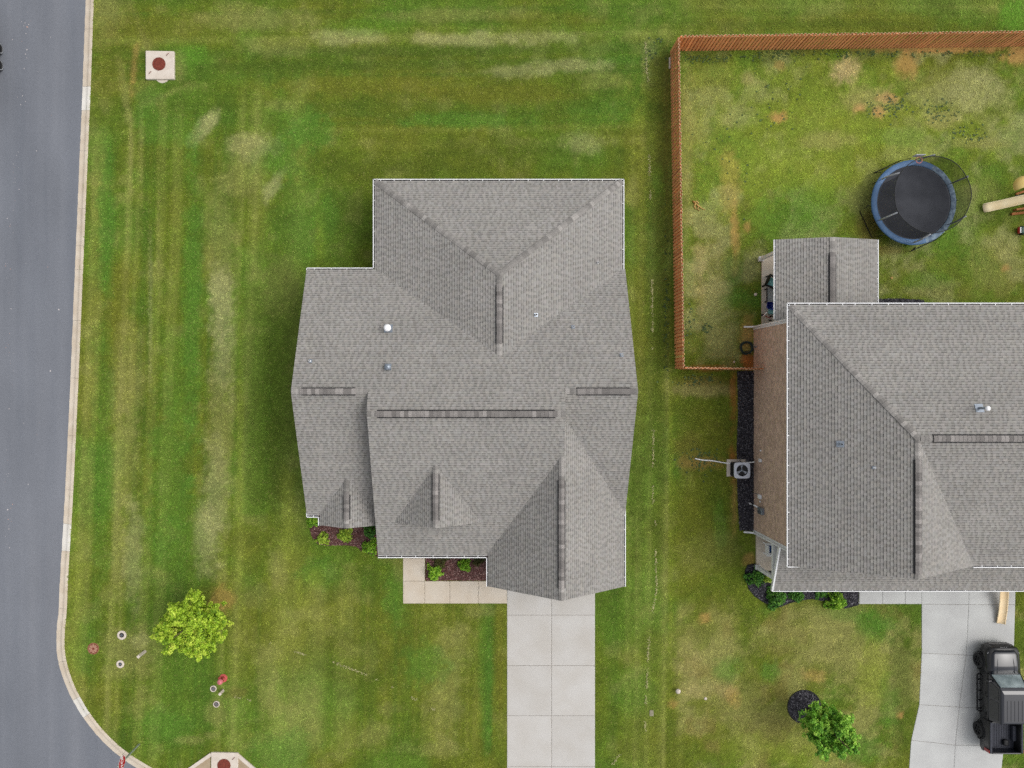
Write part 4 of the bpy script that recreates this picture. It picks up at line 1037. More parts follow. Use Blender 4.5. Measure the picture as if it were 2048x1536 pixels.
for q in range(8):        # pad sections
    a0, a1 = q * math.pi / 4 + .3, (q + 1) * math.pi / 4 + .3; mb = MB(); N = 9
    for k in range(N):
        a = a0 + (a1 - a0) * k / (N - 1); rr = 1 + random.uniform(-.003, .003)
        for r_0, z_0 in ((2.13, zt + .012), (2.18, zt + .035), (2.40, zt + .035), (2.455, zt + .0), (2.45, zt - .05)): mb.v.append(tc + Vector((r_0 * rr * math.cos(a), r_0 * rr * math.sin(a), z_0)))
    for k in range(N - 1):
        for j in range(4): mb.f.append((k * 5 + j, k * 5 + j + 1, (k + 1) * 5 + j + 1, (k + 1) * 5 + j)); mb.m.append(0)
    part('pad_section', mb, M['pad_worn'] if q in (0, 7, 6) else M['pad'], tp, True)
zn = 2.7; RN = 2.12
def netsurf(a0, a1, n=60):
    mb = MB()
    for k in range(n + 1):
        a = a0 + (a1 - a0) * k / n; sag = .06 * math.sin(a * 3) ** 2
        for j in range(7):
            f = j / 6; r_0 = 2.08 + (RN - 2.08) * f - .05 * math.sin(math.pi * f); mb.v.append(tc + Vector((r_0 * math.cos(a), r_0 * math.sin(a), zt + .02 + (zn - sag - zt - .02) * f)))
    for k in range(n):
        for j in range(6): mb.f.append((k * 7 + j, (k + 1) * 7 + j, (k + 1) * 7 + j + 1, k * 7 + j + 1)); mb.m.append(0)
    return mb
part('safety_net', netsurf(math.radians(148), math.radians(462)), M['net'], tp, True)
part('net_ring', MB().tube([tc + Vector((RN * math.cos(a), RN * math.sin(a), zn - .06 * math.sin(a * 3) ** 2)) for a in np.linspace(0, 2 * math.pi, 73)[:-1]], .022, 6, closed=True), M['tubing'], tp, True)
for q in range(6):
    a = math.radians(147 + 60 * q); e = Vector((math.cos(a), math.sin(a), 0))
    pl = part('net_pole', MB().tube([tc + e * 2.36 + Vector((0, 0, .1)), tc + e * 2.34 + Vector((0, 0, 1.7)), tc + e * 2.16 + Vector((0, 0, zn + .03))], .02, 8), M['tubing'], tp, True)
    part('foam_sleeve', MB().tube([tc + e * 2.345 + Vector((0, 0, 1.15)), tc + e * 2.33 + Vector((0, 0, 1.75)), tc + e * 2.19 + Vector((0, 0, zn - .05))], .045, 8), M['foam'], pl, True)
for q in range(4):
    a = math.radians(205 + 90 * q); e = Vector((math.cos(a), math.sin(a), 0)); s_ = Vector((-e.y, e.x, 0))
    part('leg', MB().tube([tc + e * 2.38 + s_ * .95 + Vector((0, 0, zt - .05)), tc + e * 2.55 + s_ * .85 + Vector((0, 0, .04)), tc + e * 2.55 - s_ * .85 + Vector((0, 0, .04)), tc + e * 2.38 - s_ * .95 + Vector((0, 0, zt - .05))], .026, 8), M['tubing'], tp, True)
hc = W(1838, 320, 2.5); hoop = part('hoop', MB().tube([hc + Vector((.17 * math.cos(a), .17 * math.sin(a), 0)) for a in np.linspace(0, 2 * math.pi, 25)[:-1]], .022, 6, closed=True), pm('hoop_red', C(214, 150, 136), C(190, 110, 96), 9, .6), tp, True)
part('backboard', MB().box(hc.x - .32, hc.x + .2, hc.y + .2, hc.y + .23, 2.4, 2.8), M['foam'], hoop)

# ------------------------------------------------------------------ playset, toys, slides
M['slide'] = pm('cream_plastic', C(250, 236, 198), C(240, 218, 170), 1.5, .45)
M['pine'] = pm('weathered_pine', C(172, 112, 62), C(140, 86, 46), 4, .8, stretch=(1, 1, 1), bump=.2)
def chute(path, wd, wall, lip=.05, th=.02):
    """U-shaped slide bed swept along a path"""
    P = [Vector(p) for p in path]; mb = MB(); sec = [(-wd / 2 - lip, wall), (-wd / 2 - lip * .2, wall), (-wd / 2, wall * .8), (-wd / 2 + .05, .02), (0, 0), (wd / 2 - .05, .02), (wd / 2, wall * .8), (wd / 2 + lip * .2, wall), (wd / 2 + lip, wall), (wd / 2 + lip, wall - .04), (wd / 2 + .01, wall - .06), (wd / 2 - .02, -th), (-wd / 2 + .02, -th), (-wd / 2 - .01, wall - .06), (-wd / 2 - lip, wall - .04)]
    n = len(sec)
    for k, p in enumerate(P):
        t = (P[min(k + 1, len(P) - 1)] - P[max(k - 1, 0)]).normalized(); s_ = Vector((-t.y, t.x, 0)).normalized(); u = t.cross(s_) if t.cross(s_).z > 0 else -t.cross(s_)
        for (x, z) in sec: mb.v.append(p + s_ * x + u * z)
    for k in range(len(P) - 1):
        for j in range(n): mb.f.append((k * n + j, (k + 1) * n + j, (k + 1) * n + (j + 1) % n, k * n + (j + 1) % n)); mb.m.append(0)
    mb.f.append(tuple(range(n))); mb.m.append(0); mb.f.append(tuple((len(P) - 1) * n + j for j in range(n - 1, -1, -1))); mb.m.append(0)
    return mb
ps = thing('playset', 'wooden playset with a cream plastic slide at the right edge of the fenced yard', 'playset', W(2090, 398))
a0 = W(1966, 417, .18); a1 = W(2082, 391, 1.35)
part('slide', chute([a0, a0.lerp(a1, .12) + Vector((0, 0, -.08)), a0.lerp(a1, .3) + Vector((0, 0, -.12)), a0.lerp(a1, .6) + Vector((0, 0, -.06)), a0.lerp(a1, .9), a1], .42, .12), M['slide'], ps, True)
bx_ = W(2100, 398); 
for (x, y) in ((-.75, -.75), (.75, -.75), (.75, .75), (-.75, .75)): part('post', MB().box(bx_.x + x - .05, bx_.x + x + .05, bx_.y + y - .05, bx_.y + y + .05, -.05, 2.3), M['pine'], ps)
for q in range(10): part('deck_board', MB().box(bx_.x - .82, bx_.x + .82, bx_.y - .82 + q * .165, bx_.y - .82 + q * .165 + .15, 1.28, 1.32), M['pine'], ps)
def beam(name, a, b, wv, hv, mat):
    a, b = Vector(a), Vector(b); t = (b - a).normalized(); s_ = Vector((-t.y, t.x, 0)).normalized() * wv / 2; u = Vector((0, 0, hv))
    part(name, MB().prism_dir([a + s_, a - s_, a - s_ + u, a + s_ + u], b - a), mat, ps)
beam('beam', W(2030, 389, .3), W(2100, 366, .3), .12, .12, M['pine'])
beam('base_beam', W(2021, 429, .05), W(2110, 418, .05), .14, .14, M['pine'])
beam('base_beam', W(2026, 421, .25), W(2110, 410, .25), .10, .3, M['pine'])
part('climbing_panel', MB().prism([tuple(W(2031, 391, .6)), tuple(W(2031, 402, .2)), tuple(W(2090, 398, .2)), tuple(W(2090, 384, .6))], -.03, .03), pm('grey_panel', C(120, 116, 128), C(96, 92, 104), 4, .7), ps)
hood = MB(); hcn = W(2052, 372, 1.1)
for k in range(13):
    a = math.radians(60 + 150 * k / 12)
    for j in range(6):
        b_ = math.radians(15 * j); hood.v.append(hcn + Vector((.75 * math.cos(a) * math.cos(b_), .6 * math.sin(a) * math.cos(b_), .45 * math.sin(b_))))
for k in range(12):
    for j in range(5): hood.f.append((k * 6 + j, (k + 1) * 6 + j, (k + 1) * 6 + j + 1, k * 6 + j + 1)); hood.m.append(0)
part('slide_hood', hood, pm('cream_yellow_plastic', C(244, 218, 140), C(232, 196, 110), 2, .45), ps, True)
sb = thing('spare_slide', 'pale tan slide chute lying on the right driveway below the porch gutter', 'slide', W(2002, 1215))
part('chute', chute([W(2008, 1165, .75), W(2007, 1180, .62), W(2006, 1200, .42), W(2004, 1222, .2), W(2001, 1240, .1), W(2000, 1247, .1)], .42, .1), pm('tan_plastic', C(250, 230, 190), C(242, 210, 162), 1.5, .45), sb, True)
part('prop', MB().box(W(2006, 1172).x - .2, W(2006, 1172).x + .2, W(2006, 1172).y - .05, W(2006, 1172).y + .05, 0.03, .6), M['pine'], sb)

tcar = thing('ride_on_toy', 'small green and black ride-on toy car with red bumper on the grass', 'toy car', W(2048, 462))
c0 = W(2047, 462); x0_, y0_ = c0.x, c0.y
M['toy_green'] = pm('toy_green', C(50, 84, 72), C(38, 66, 58), 5, .4); M['toy_red'] = pm('toy_red', C(190, 52, 44), C(170, 40, 36), 5, .4); M['toy_lime'] = pm('toy_lime', C(186, 206, 90), C(166, 190, 70), 5, .4)
part('body', MB().prism([(x0_ - .36, y0_ - .2), (x0_ + .5, y0_ - .2), (x0_ + .5, y0_ + .2), (x0_ - .36, y0_ + .2)], .1, .32), M['toy_green'], tcar, bevel=.06)
part('bumper', MB().box(x0_ - .45, x0_ - .365, y0_ - .19, y0_ + .19, .1, .24), M['toy_red'], tcar, bevel=.03)
part('bumper', MB().box(x0_ - .40, x0_ - .35, y0_ - .17, y0_ + .17, .245, .3), M['white_plastic'], tcar, bevel=.01)
part('seat', MB().box(x0_ + .0, x0_ + .35, y0_ - .13, y0_ + .13, .325, .4), M['toy_lime'], tcar, bevel=.03)
part('steering_wheel', MB().tube([(x0_ - .08, y0_ + .1 * math.cos(a), .42 + .1 * math.sin(a)) for a in np.linspace(0, 2 * math.pi, 17)[:-1]], .015, 6, closed=True), M['toy_lime'], tcar, True)
for (x, y) in ((-.2, -.21), (-.2, .21), (.33, -.21), (.33, .21)): part('wheel', MB().lathe([(.001, -.04), (.1, -.04), (.12, 0), (.1, .04), (.001, .04)], (x0_ + x, y0_ + y, .12), 16, M=Matrix.Rotation(math.pi / 2, 3, 'X')), M['black'], tcar, True)

# ------------------------------------------------------------------ pickup truck
M['paint'] = pm('black_car_paint', (.007, .008, .013, 1), (.010, .011, .017, 1), 2, .10, spec=.55, coat=.3)
M['paint_matt'] = pm('dull_black_paint', (.012, .012, .013, 1), (.016, .016, .016, 1), 3, .32, spec=.45)
M['tyre'] = pm('tyre_rubber', (.022, .022, .023, 1), (.03, .03, .03, 1), 12, .85)
M['rim'] = pm('dark_rim', (.035, .035, .037, 1), (.05, .05, .05, 1), 5, .4, metallic=.6)
M['car_glass'] = pm('car_glass', (.006, .008, .008, 1), (.01, .012, .012, 1), 2, .05, spec=.6)
M['windshield_glass'] = pm('windshield_painted_sky', C(176, 190, 192), C(96, 110, 114), 1.8, .08, spec=.8, coat=.6)  # bright sky reflection painted into the glass colour
M['lamp'] = pm('lamp_lens', C(190, 192, 192), C(160, 162, 164), 8, .15, spec=.6)
M['tail'] = pm('tail_lens', C(170, 30, 26), C(140, 22, 20), 8, .2, spec=.6)
M['bedliner'] = pm('bed_liner', C(62, 64, 74), C(52, 54, 62), 5, .7)
tk = thing('pickup_truck', 'black pickup truck with open bed parked on the right driveway', 'truck', (29.95, -17.92, 0.03))
tl = Vector(tk.location)
def tpart(name, mb, mats, smooth=False, bevel=0.0, parent=None):
    mb.v = [v + tl for v in mb.v]; return part(name, mb, mats, parent or tk, smooth, bevel)
def loft(secs, mi=0, close=True):
    mb = MB(); n = len(secs[0])
    for s in secs: mb.v += [Vector(p) for p in s]
    for k in range(len(secs) - 1):
        for j in range(n if close else n - 1):
            mb.f.append((k * n + j, k * n + (j + 1) % n, (k + 1) * n + (j + 1) % n, (k + 1) * n + j)); mb.m.append(mi)
    if close:
        mb.f.append(tuple(range(n - 1, -1, -1))); mb.m.append(mi); mb.f.append(tuple((len(secs) - 1) * n + j for j in range(n))); mb.m.append(mi)
    return mb
def sec(y, w0, w1, w2, zb_, zm, zt_, crown=.03, q=.45):
    return [(-w0, y, zb_), (-w1, y, zm), (-w1 + .015, y, zt_ - .12), (-w2, y, zt_), (-w2 * q, y, zt_ + crown), (w2 * q, y, zt_ + crown), (w2, y, zt_), (w1 - .015, y, zt_ - .12), (w1, y, zm), (w0, y, zb_)]
tpart('front_body', loft([sec(3.02, .60, .66, .60, .50, .70, 1.00), sec(2.95, .80, .86, .74, .45, .72, 1.06), sec(2.78, .90, .95, .80, .42, .74, 1.10), sec(2.4, .93, .98, .82, .42, .76, 1.13), sec(1.9, .94, .985, .84, .42, .78, 1.16), sec(1.50, .95, .985, .86, .42, .78, 1.18)]), M['paint_matt'], True)
hd = tpart('hood', loft([sec(2.86, .60, .62, .58, 1.02, 1.04, 1.10, .03, .8), sec(2.6, .76, .78, .74, 1.06, 1.08, 1.155, .035, .8), sec(2.0, .81, .83, .79, 1.09, 1.11, 1.195, .04, .8), sec(1.52, .84, .86, .82, 1.10, 1.12, 1.215, .04, .8)]), M['paint'], True)
for sx in (-1, 1): tpart('hood_ridge', MB().tube([(sx * .40, 2.75, 1.135), (sx * .46, 2.2, 1.222), (sx * .50, 1.58, 1.252)], .018, 8), M['paint'], True, parent=hd)
tpart('cab_body', loft([sec(1.50, .95, .985, .93, .42, .78, 1.15, .0), sec(.3, .95, .99, .93, .42, .78, 1.16, .0), sec(-1.15, .95, .99, .93, .42, .78, 1.17, .0)]), M['paint_matt'], True)
def gh(z, f, b, wv): return [(-wv, f, z), (wv, f, z), (wv, b, z), (-wv, b, z)]
cabin = MB(); lv = [gh(1.15, 1.55, -1.14, .925), gh(1.84, .98, -1.06, .775), gh(1.92, .86, -1.02, .73), gh(1.95, .66, -.92, .60)]
for L_ in lv: cabin.v += [Vector(p) for p in L_]
for k in range(3):
    for j in range(4): cabin.f.append((k * 4 + j, k * 4 + (j + 1) % 4, (k + 1) * 4 + (j + 1) % 4, (k + 1) * 4 + j)); cabin.m.append(0)
cabin.f.append((12, 13, 14, 15)); cabin.m.append(0)
cb = tpart('cab', cabin, M['paint'], False, .03)
for x in (-.42, -.21, 0, .21, .42): tpart('roof_rib', MB().box(x - .018, x + .018, -.86, .3, 1.945, 1.966), M['paint'], False, .008, parent=cb)
def lerp3(a, b, f): return Vector(a).lerp(Vector(b), f)
def pane(a, b, c, d, out, mat='car_glass', name='window', m=(.06, .94, .08, .92)):
    """a,b lower corners, c,d upper corners (b->c), slightly proud of the body"""
    g = lambda u, v: lerp3(lerp3(a, b, u), lerp3(d, c, u), v) + Vector(out)
    tpart(name, MB().prism_dir([g(m[0], m[2]), g(m[1], m[2]), g(m[1], m[3]), g(m[0], m[3])], Vector(out) * .5), M[mat])
pane((-.925, 1.55, 1.15), (.925, 1.55, 1.15), (.775, .98, 1.84), (-.775, .98, 1.84), (0, .006, .006), 'windshield_glass', 'windshield', m=(.05, .95, .1, .97))
for sx in (-1, 1):
    f = lambda y, z: (sx * (.925 + (.775 - .925) * (z - 1.15) / .69), y, z)
    pane(f(1.20, 1.15), f(.22, 1.15), f(.22, 1.84), f(.86, 1.84), (sx * .008, 0, .002), name='side_window', m=(.04, .96, .1, .9))
    pane(f(.16, 1.15), f(-1.0, 1.15), f(-.96, 1.84), f(.16, 1.84), (sx * .008, 0, .002), name='side_window', m=(.04, .96, .1, .9))
    mr = tpart('mirror', MB().box(sx * 1.0 - .1, sx * 1.0 + .12, 1.12, 1.22, 1.18, 1.40), M['paint'], False, .03)
    tpart('mirror_arm', MB().box(min(sx * .9, sx * .98), max(sx * .9, sx * .98), 1.14, 1.2, 1.18, 1.24), M['galv'], parent=mr)
    tpart('running_board', MB().tube([(sx * .94, 1.30, .50), (sx * 1.10, 1.22, .44), (sx * 1.10, -.85, .44), (sx * .94, -.93, .50)], .045, 8), M['black'], True)
    for y in (.95, .3, -.25, -.75): tpart('step_bracket', MB().box(min(sx * .9, sx * 1.09), max(sx * .9, sx * 1.09), y - .03, y + .03, .44, .49), M['black'])
    tpart('headlight', MB().prism_dir([(sx * .64, 2.965, .82), (sx * .88, 2.80, .84), (sx * .90, 2.62, 1.03), (sx * .66, 2.88, 1.055)], (sx * .02, .03, .02)), M['lamp'], False, .01)
    tpart('taillight', MB().box(min(sx * .86, sx * .995), max(sx * .86, sx * .995), -2.99, -2.80, .85, 1.28), M['tail'], False, .02)
    for y in (.28, -.95):
        tpart('door_handle', MB().box(min(sx * .985, sx * 1.01), max(sx * .985, sx * 1.01), y, y + .18, .98, 1.01), M['black'])
    tpart('door_seam', MB().box(min(sx * .97, sx * .993), max(sx * .97, sx * .993), .185, .197, .5, 1.14), M['black'])
    # bed sides: outer skin, rail, inner wall
    tpart('bed_side', loft([[(sx * .95, y, .45), (sx * .99, y, .78), (sx * .975, y, 1.22), (sx * .95, y, 1.30), (sx * .86, y, 1.305), (sx * .82, y, 1.28), (sx * .82, y, .72)] for y in (-1.19, -2.1, -2.98)]), M['paint_matt'], True)
    tpart('rail_cap', MB().box(min(sx * .835, sx * .945), max(sx * .835, sx * .945), -2.94, -1.2, 1.303, 1.322), M['galv' if False else 'bedliner'], False, .01)
    tpart('wheel_well', MB().box(min(sx * .60, sx * .82), max(sx * .60, sx * .82), -2.45, -1.55, .72, .98), M['bedliner'], False, .06)
tpart('bed_floor', MB().box(-.82, .82, -2.96, -1.19, .66, .72), M['bedliner'])
for q in range(11): tpart('floor_rib', MB().box(-.7 + q * .14 - .03, -.7 + q * .14 + .03, -2.9, -1.24, .72, .735), M['bedliner'])
tpart('bulkhead', MB().box(-.82, .82, -1.24, -1.185, .66, 1.29), M['paint_matt'])
tg = tpart('tailgate', MB().box(-.82, .82, -3.02, -2.95, .68, 1.30), M['paint'], False, .02); tpart('tailgate_handle', MB().box(-.12, .12, -3.04, -3.018, 1.12, 1.2), M['black'], parent=tg)
tpart('rear_bumper', MB().prism([(-.96, -2.92), (-.90, -3.14), (.90, -3.14), (.96, -2.92)], .46, .66), M['paint_matt'], False, .04)
tpart('front_bumper', MB().prism([(-.97, 2.70), (-.86, 2.98), (-.55, 3.10), (.55, 3.10), (.86, 2.98), (.97, 2.70)], .42, .66), M['paint_matt'], False, .05)
gr = tpart('grille', MB().prism([(-.55, 3.0), (.55, 3.0), (.5, 3.06), (-.5, 3.06)], .68, .98), M['black'], False, .02)
for q in range(4): tpart('grille_letter', MB().box(-.2 + q * .11, -.2 + q * .11 + .07, 2.93, 3.0, 1.045, 1.052), M['white_plastic'], parent=gr)
tpart('gear_bag', MB().box(.12, .42, -2.75, -2.4, .735, .92), M['black'], False, .08)
RY = Matrix.Rotation(math.pi / 2, 3, 'Y')
for sx in (-1, 1):
    for y in (2.02, -2.0):
        c = (sx * .93, y, .40); q = RY if sx > 0 else Matrix.Rotation(-math.pi / 2, 3, 'Y')
        wh = tpart('wheel', MB().lathe([(.001, -.13), (.27, -.13), (.38, -.13), (.415, -.10), (.42, 0), (.415, .10), (.385, .135), (.30, .15), (.265, .13), (.26, .08)], c, 32, M=q), M['tyre'], True)
        rm = MB().lathe([(.001, .085), (.05, .09), (.06, .07), (.26, .055)], c, 32, M=q)
        tpart('rim', rm, M['black'], True, parent=wh)
        for s_ in range(6):
            a = s_ * math.pi / 3; d = Matrix.Rotation(a, 3, 'X'); sp = MB().box(-.035, .035, .04, .265, 0, .04)
            sp.v = [Vector(c) + d @ (q @ Vector((v.x, 0, v.z + .075)) + Vector((0, v.y, 0))) if False else Vector(c) + d @ Vector((sx * (v.z + .075), v.y, v.x)) for v in sp.v]
            tpart('spoke', sp, M['rim'], parent=wh)
        arch = MB().tube([(sx * .985, y + .50 * math.cos(a), .40 + .50 * math.sin(a)) for a in np.linspace(-.15, math.pi + .15, 15)], .05, 6); tpart('wheel_arch', arch, M['black'], True)
# ------------------------------------------------------------------ trailer at the left edge
tr_ = thing('utility_trailer', 'dark tandem-wheel trailer parked on the street, only its tyres reaching into the left edge', 'trailer', (-29.3, 19.3, -.058))
part('cargo_box', MB().box(-30.35, -28.62, 16.6, 22.2, .5, 2.0), pm('dark_trailer_paint', (.02, .021, .023, 1), (.03, .03, .03, 1), 3, .5), tr_, bevel=.04)
part('chassis', MB().box(-30.2, -28.7, 16.4, 22.6, .38, .5), M['black'], tr_)
part('drawbar', MB().tube([(-29.9, 16.5, .45), (-29.48, 15.2, .42), (-29.48, 14.9, .42)], .05, 6), M['black'], tr_, True)
part('drawbar', MB().tube([(-29.06, 16.5, .45), (-29.48, 15.2, .42)], .05, 6), M['black'], tr_, True)
for sx, xx in ((1, -28.33), (-1, -30.6)):
    for y in (19.87, 18.9):
        q = Matrix.Rotation(sx * math.pi / 2, 3, 'Y'); c = (xx, y, .27)
        wh = part('wheel', MB().lathe([(.001, -.1), (.3, -.1), (.345, -.07), (.35, 0), (.345, .06), (.315, .10), (.27, .105), (.24, .09), (.235, .03), (.001, .03)], c, 28, M=q), M['tyre'], tr_, True)
        part('white_band', MB().lathe([(.262, .1085), (.288, .1085)], c, 28, M=q), M['foam'], wh)
        part('rim', MB().lathe([(.001, .07), (.1, .06), (.2, .04), (.234, .04)], c, 28, M=q), M['rim'], wh, True)
    part('fender', MB().box(min(xx - .13 * sx, xx + .02 * sx), max(xx - .13 * sx, xx + .02 * sx), 18.5, 20.3, .66, .69), M['black'], tr_)

# ------------------------------------------------------------------ drain structures
def cover(root, c, r, z):
    cv = part('manhole_cover', MB().lathe([(r, z), (r, z + .02), (r * .93, z + .024), (r * .9, z + .014), (r * .6, z + .014), (r * .58, z + .02), (r * .3, z + .02), (r * .28, z + .012), (.001, z + .012)], c, 32), M['rust'], root)
    for q in range(12):
        a = q * math.pi / 6; e = Vector((math.cos(a), math.sin(a), 0)); s_ = Vector((-e.y, e.x, 0)) * .012; o = Vector((c[0], c[1], 0))
        part('rib', MB().prism([(lambda v: (v.x, v.y))(o + e * r * k + s_ * m_) for k, m_ in ((.62, 1), (.88, 1), (.88, -1), (.62, -1))], z + .013, z + .024), M['rust'], cv)
ib = thing('drain_box', 'square concrete drain lid with a rusty round cover in the upper left lawn', 'drain', W(319, 131))
q = [W(291, 101, .16), W(348, 102, .16), W(348, 158, .16), W(291, 158, .16)]
part('concrete_lid', MB().prism([(p.x, p.y) for p in q], -.05, .16), M['precast'], ib, bevel=.03)
ap = W(325, 152, .0); part('apron', MB().lathe([(.001, .03), (.42, .03), (.45, -.05)], ap, 20), M['precast'], ib)
cc = W(318, 128, .16); cover(ib, (cc.x, cc.y, 0), .385, .163)
for (a_, b_) in ((335, 109), (300, 146)):
    p = W(a_, b_, .16); part('lifting_loop', MB().tube([p + Vector((-.07, -.07, .0)), p + Vector((-.03, -.03, .04)), p + Vector((.05, .05, .04)), p + Vector((.08, .08, 0))], .015, 6), M['rust'], ib, True)
NOGRASS.append(pxpoly([(289, 99), (350, 99), (350, 164), (289, 164)]))
ib2 = thing('kerb_inlet', 'concrete kerb inlet with wing walls and a rusty round cover, bottom edge left', 'drain', W(449, 1535))
zt2 = .10
q = [W(422, 1505, zt2), W(476, 1506, zt2), W(476, 1572, zt2), W(422, 1572, zt2)]
part('concrete_lid', MB().prism([(p.x, p.y) for p in q], -.15, zt2), M['precast'], ib2, bevel=.02)
cc = W(448, 1531, zt2); cover(ib2, (cc.x, cc.y, 0), .39, zt2 + .003)
p = W(467, 1517, zt2); part('lifting_loop', MB().tube([p + Vector((-.09, -.06, .0)), p + Vector((-.03, -.03, .04)), p + Vector((.05, .05, .04)), p + Vector((.09, .07, 0))], .015, 6), M['rust'], ib2, True)
for (P0, P1, sd) in (((421, 1505), (330, 1568), 1), ((477, 1506), (556, 1574), -1)):
    a_, b_ = W(*P0), W(*P1); t = (b_ - a_).normalized(); n_ = Vector((-t.y, t.x, 0)) * (.2 * sd)
    part('wing_wall', MB().prism([(v.x, v.y) for v in (a_, b_, b_ + n_, a_ + n_)], -.15, .075), M['precast'], ib2)
    xx = 421 if sd > 0 else 477
    c_ = [W(xx, 1512), W(P1[0] + 8 * sd, 1572), W(xx, 1572)]
    part('sloped_apron', MB().prism([(v.x, v.y) for v in c_], -.15, .03), pm('stained_apron', C(190, 172, 146), C(168, 148, 120), 2, .9), ib2)
NOGRASS.append(pxpoly([(421, 1503), (478, 1503), (565, 1578), (320, 1578)]))

# ------------------------------------------------------------------ utility fittings in the lawn
def collar(px, py, r, label, cat='valve collar', lid=.5, name='valve_collar'):
    p = W(px, py); t = thing(name, label, cat, p, 'water valve collars in the corner lawn')
    part('concrete_ring', MB().lathe([(r, -.05), (r, .04), (r * .94, .055), (r * lid * 1.1, .055), (r * lid * 1.05, .03)], p, 24), M['precast'], t)
    part('lid', MB().lathe([(r * lid * 1.05, .03), (r * lid * .9, .045), (r * lid * .5, .04), (.001, .042)], p, 24), M['gutter_grit'] if lid < .6 else pm('lid_grey', C(120, 110, 104), C(96, 86, 82), 9, .8), t)
    for k in range(4):
        a = k * math.pi / 2; part('lid_rib', MB().box(p.x + .35 * r * lid * math.cos(a) - .03, p.x + .35 * r * lid * math.cos(a) + .03, p.y + .35 * r * lid * math.sin(a) - .012, p.y + .35 * r * lid * math.sin(a) + .012, .04, .055), M['galv'], t)
collar(244, 1270, .27, 'wide pale concrete valve collar between the yellow-green tree and the road')
collar(241, 1328, .23, 'pale concrete valve collar straight below the widest one', lid=.45)
collar(427, 1377, .19, 'small pale valve collar just left of a marker post by the hydrant', lid=.66)
collar(433, 1408, .19, 'small grey-lidded valve collar lowest of the group by the hydrant', lid=.72)
p = W(187, 1297); mh = thing('sewer_cover', 'reddish round iron cover with spokes set in the grass close to the kerb', 'cover', p)
part('frame_ring', MB().lathe([(.34, -.05), (.34, .03), (.30, .035), (.29, .02)], p, 32), pm('rusty_frame', C(170, 120, 92), C(140, 96, 72), 9, .9), mh)
part('plate', MB().lathe([(.29, .02), (.27, .026), (.001, .028)], p, 32), M['rust'], mh)
for k in range(8):
    a = k * math.pi / 4; d = Matrix.Rotation(a, 3, 'Z'); b_ = MB().prism([(.07, -.025), (.15, -.06), (.25, -.07), (.25, .07), (.15, .06), (.07, .025)], .026, .042); b_.v = [d @ v + p for v in b_.v]
    part('raised_wedge', b_, pm('wedge_iron', C(196, 150, 128), C(160, 112, 92), 20, .8) if k == 0 else bpy.data.materials['wedge_iron'], mh)
def post(px, py, hgt, wv, label, rz):
    p = W(px, py); t = thing('marker_post', label, 'post', p, 'concrete marker posts in the corner lawn')
    R = Matrix.Rotation(rz, 4, 'Z'); R.translation = p
    part('shaft', MB().box(-wv, wv, -wv, wv, -.1, hgt, M=R), M['precast'], t, bevel=.02)
    part('marker_plate', MB().box(-wv * .6, wv * .6, -wv - .006, -wv - .001, hgt * .45, hgt * .85, M=R), M['galv'], t)
post(290, 1303, .85, .085, 'taller white marker post between the yellow-green tree and the road', .75)
post(446, 1381, .55, .075, 'shorter white marker post beside the red hydrant', .75)
p = W(447, 1356); hy = thing('fire_hydrant', 'red fire hydrant on the corner lawn', 'fire hydrant', p)
M['hyd'] = pm('hydrant_red', C(216, 108, 102), C(200, 88, 84), 6, .6); M['hyd2'] = pm('hydrant_bonnet', C(232, 142, 148), C(216, 116, 124), 6, .5)
part('base_flange', MB().lathe([(.001, .05), (.24, .05), (.24, .0), (.26, -.02)], p, 20), M['hyd'], hy)
part('barrel', MB().lathe([(.12, .05), (.115, .5), (.16, .52), (.16, .56), (.12, .57)], p, 20), M['hyd'], hy, True)
part('bonnet', MB().lathe([(.165, .56), (.15, .64), (.1, .70), (.04, .72), (.04, .77), (.001, .775)], p, 20), M['hyd2'], hy, True)
for a in (0, math.pi / 2, math.pi):
    d = Matrix.Rotation(a + .6, 3, 'Z') @ Matrix.Rotation(math.pi / 2, 3, 'Y'); part('hose_outlet', MB().lathe([(.06, .08), (.06, .19), (.07, .19), (.07, .23), (.001, .235)], p + Vector((0, 0, .4)), 14, M=d), M['hyd'], hy, True)
# stop sign
p = W(279, 1488); ss = thing('stop_sign', 'red octagonal stop sign on a grey post at the street corner', 'sign', p)
part('post', MB().box(p.x - .04, p.x + .03, p.y - .04, p.y + .04, -.1, 2.55), pm('green_steel', C(170, 180, 166), C(146, 158, 146), 9, .5, metallic=.3), ss)
zc3 = 2.15
def octo(R_, x0_, th):
    return MB().prism_dir([(p.x + x0_, p.y + R_ * math.cos(math.pi / 8 + k * math.pi / 4), zc3 + R_ * math.sin(math.pi / 8 + k * math.pi / 4)) for k in range(8)], (th, 0, 0))
M['sign_red'] = pm('sign_red', C(190, 24, 44), C(176, 20, 38), 3, .45)
bd = part('border', octo(.41, .032, .003), M['white'], ss); part('face', octo(.385, .0352, .003), M['sign_red'], ss)
fc_ = bpy.data.curves.new('lettering', 'FONT'); fc_.body = 'STOP'; fc_.size = .36; fc_.align_x = 'CENTER'; fc_.align_y = 'CENTER'; fc_.extrude = .001; fc_.offset = .008
fo = bpy.data.objects.new('lettering_curve', fc_); col.objects.link(fo); bpy.context.view_layer.update()
me_t = bpy.data.meshes.new_from_object(fo.evaluated_get(bpy.context.evaluated_depsgraph_get())); bpy.data.objects.remove(fo)
me_t.materials.clear(); me_t.materials.append(M['white']); lt = link('lettering', me_t, ss)
lt.matrix_local = Matrix(((0, 0, 1, .0415), (1, 0, 0, 0), (0, 1, 0, zc3), (0, 0, 0, 1)))

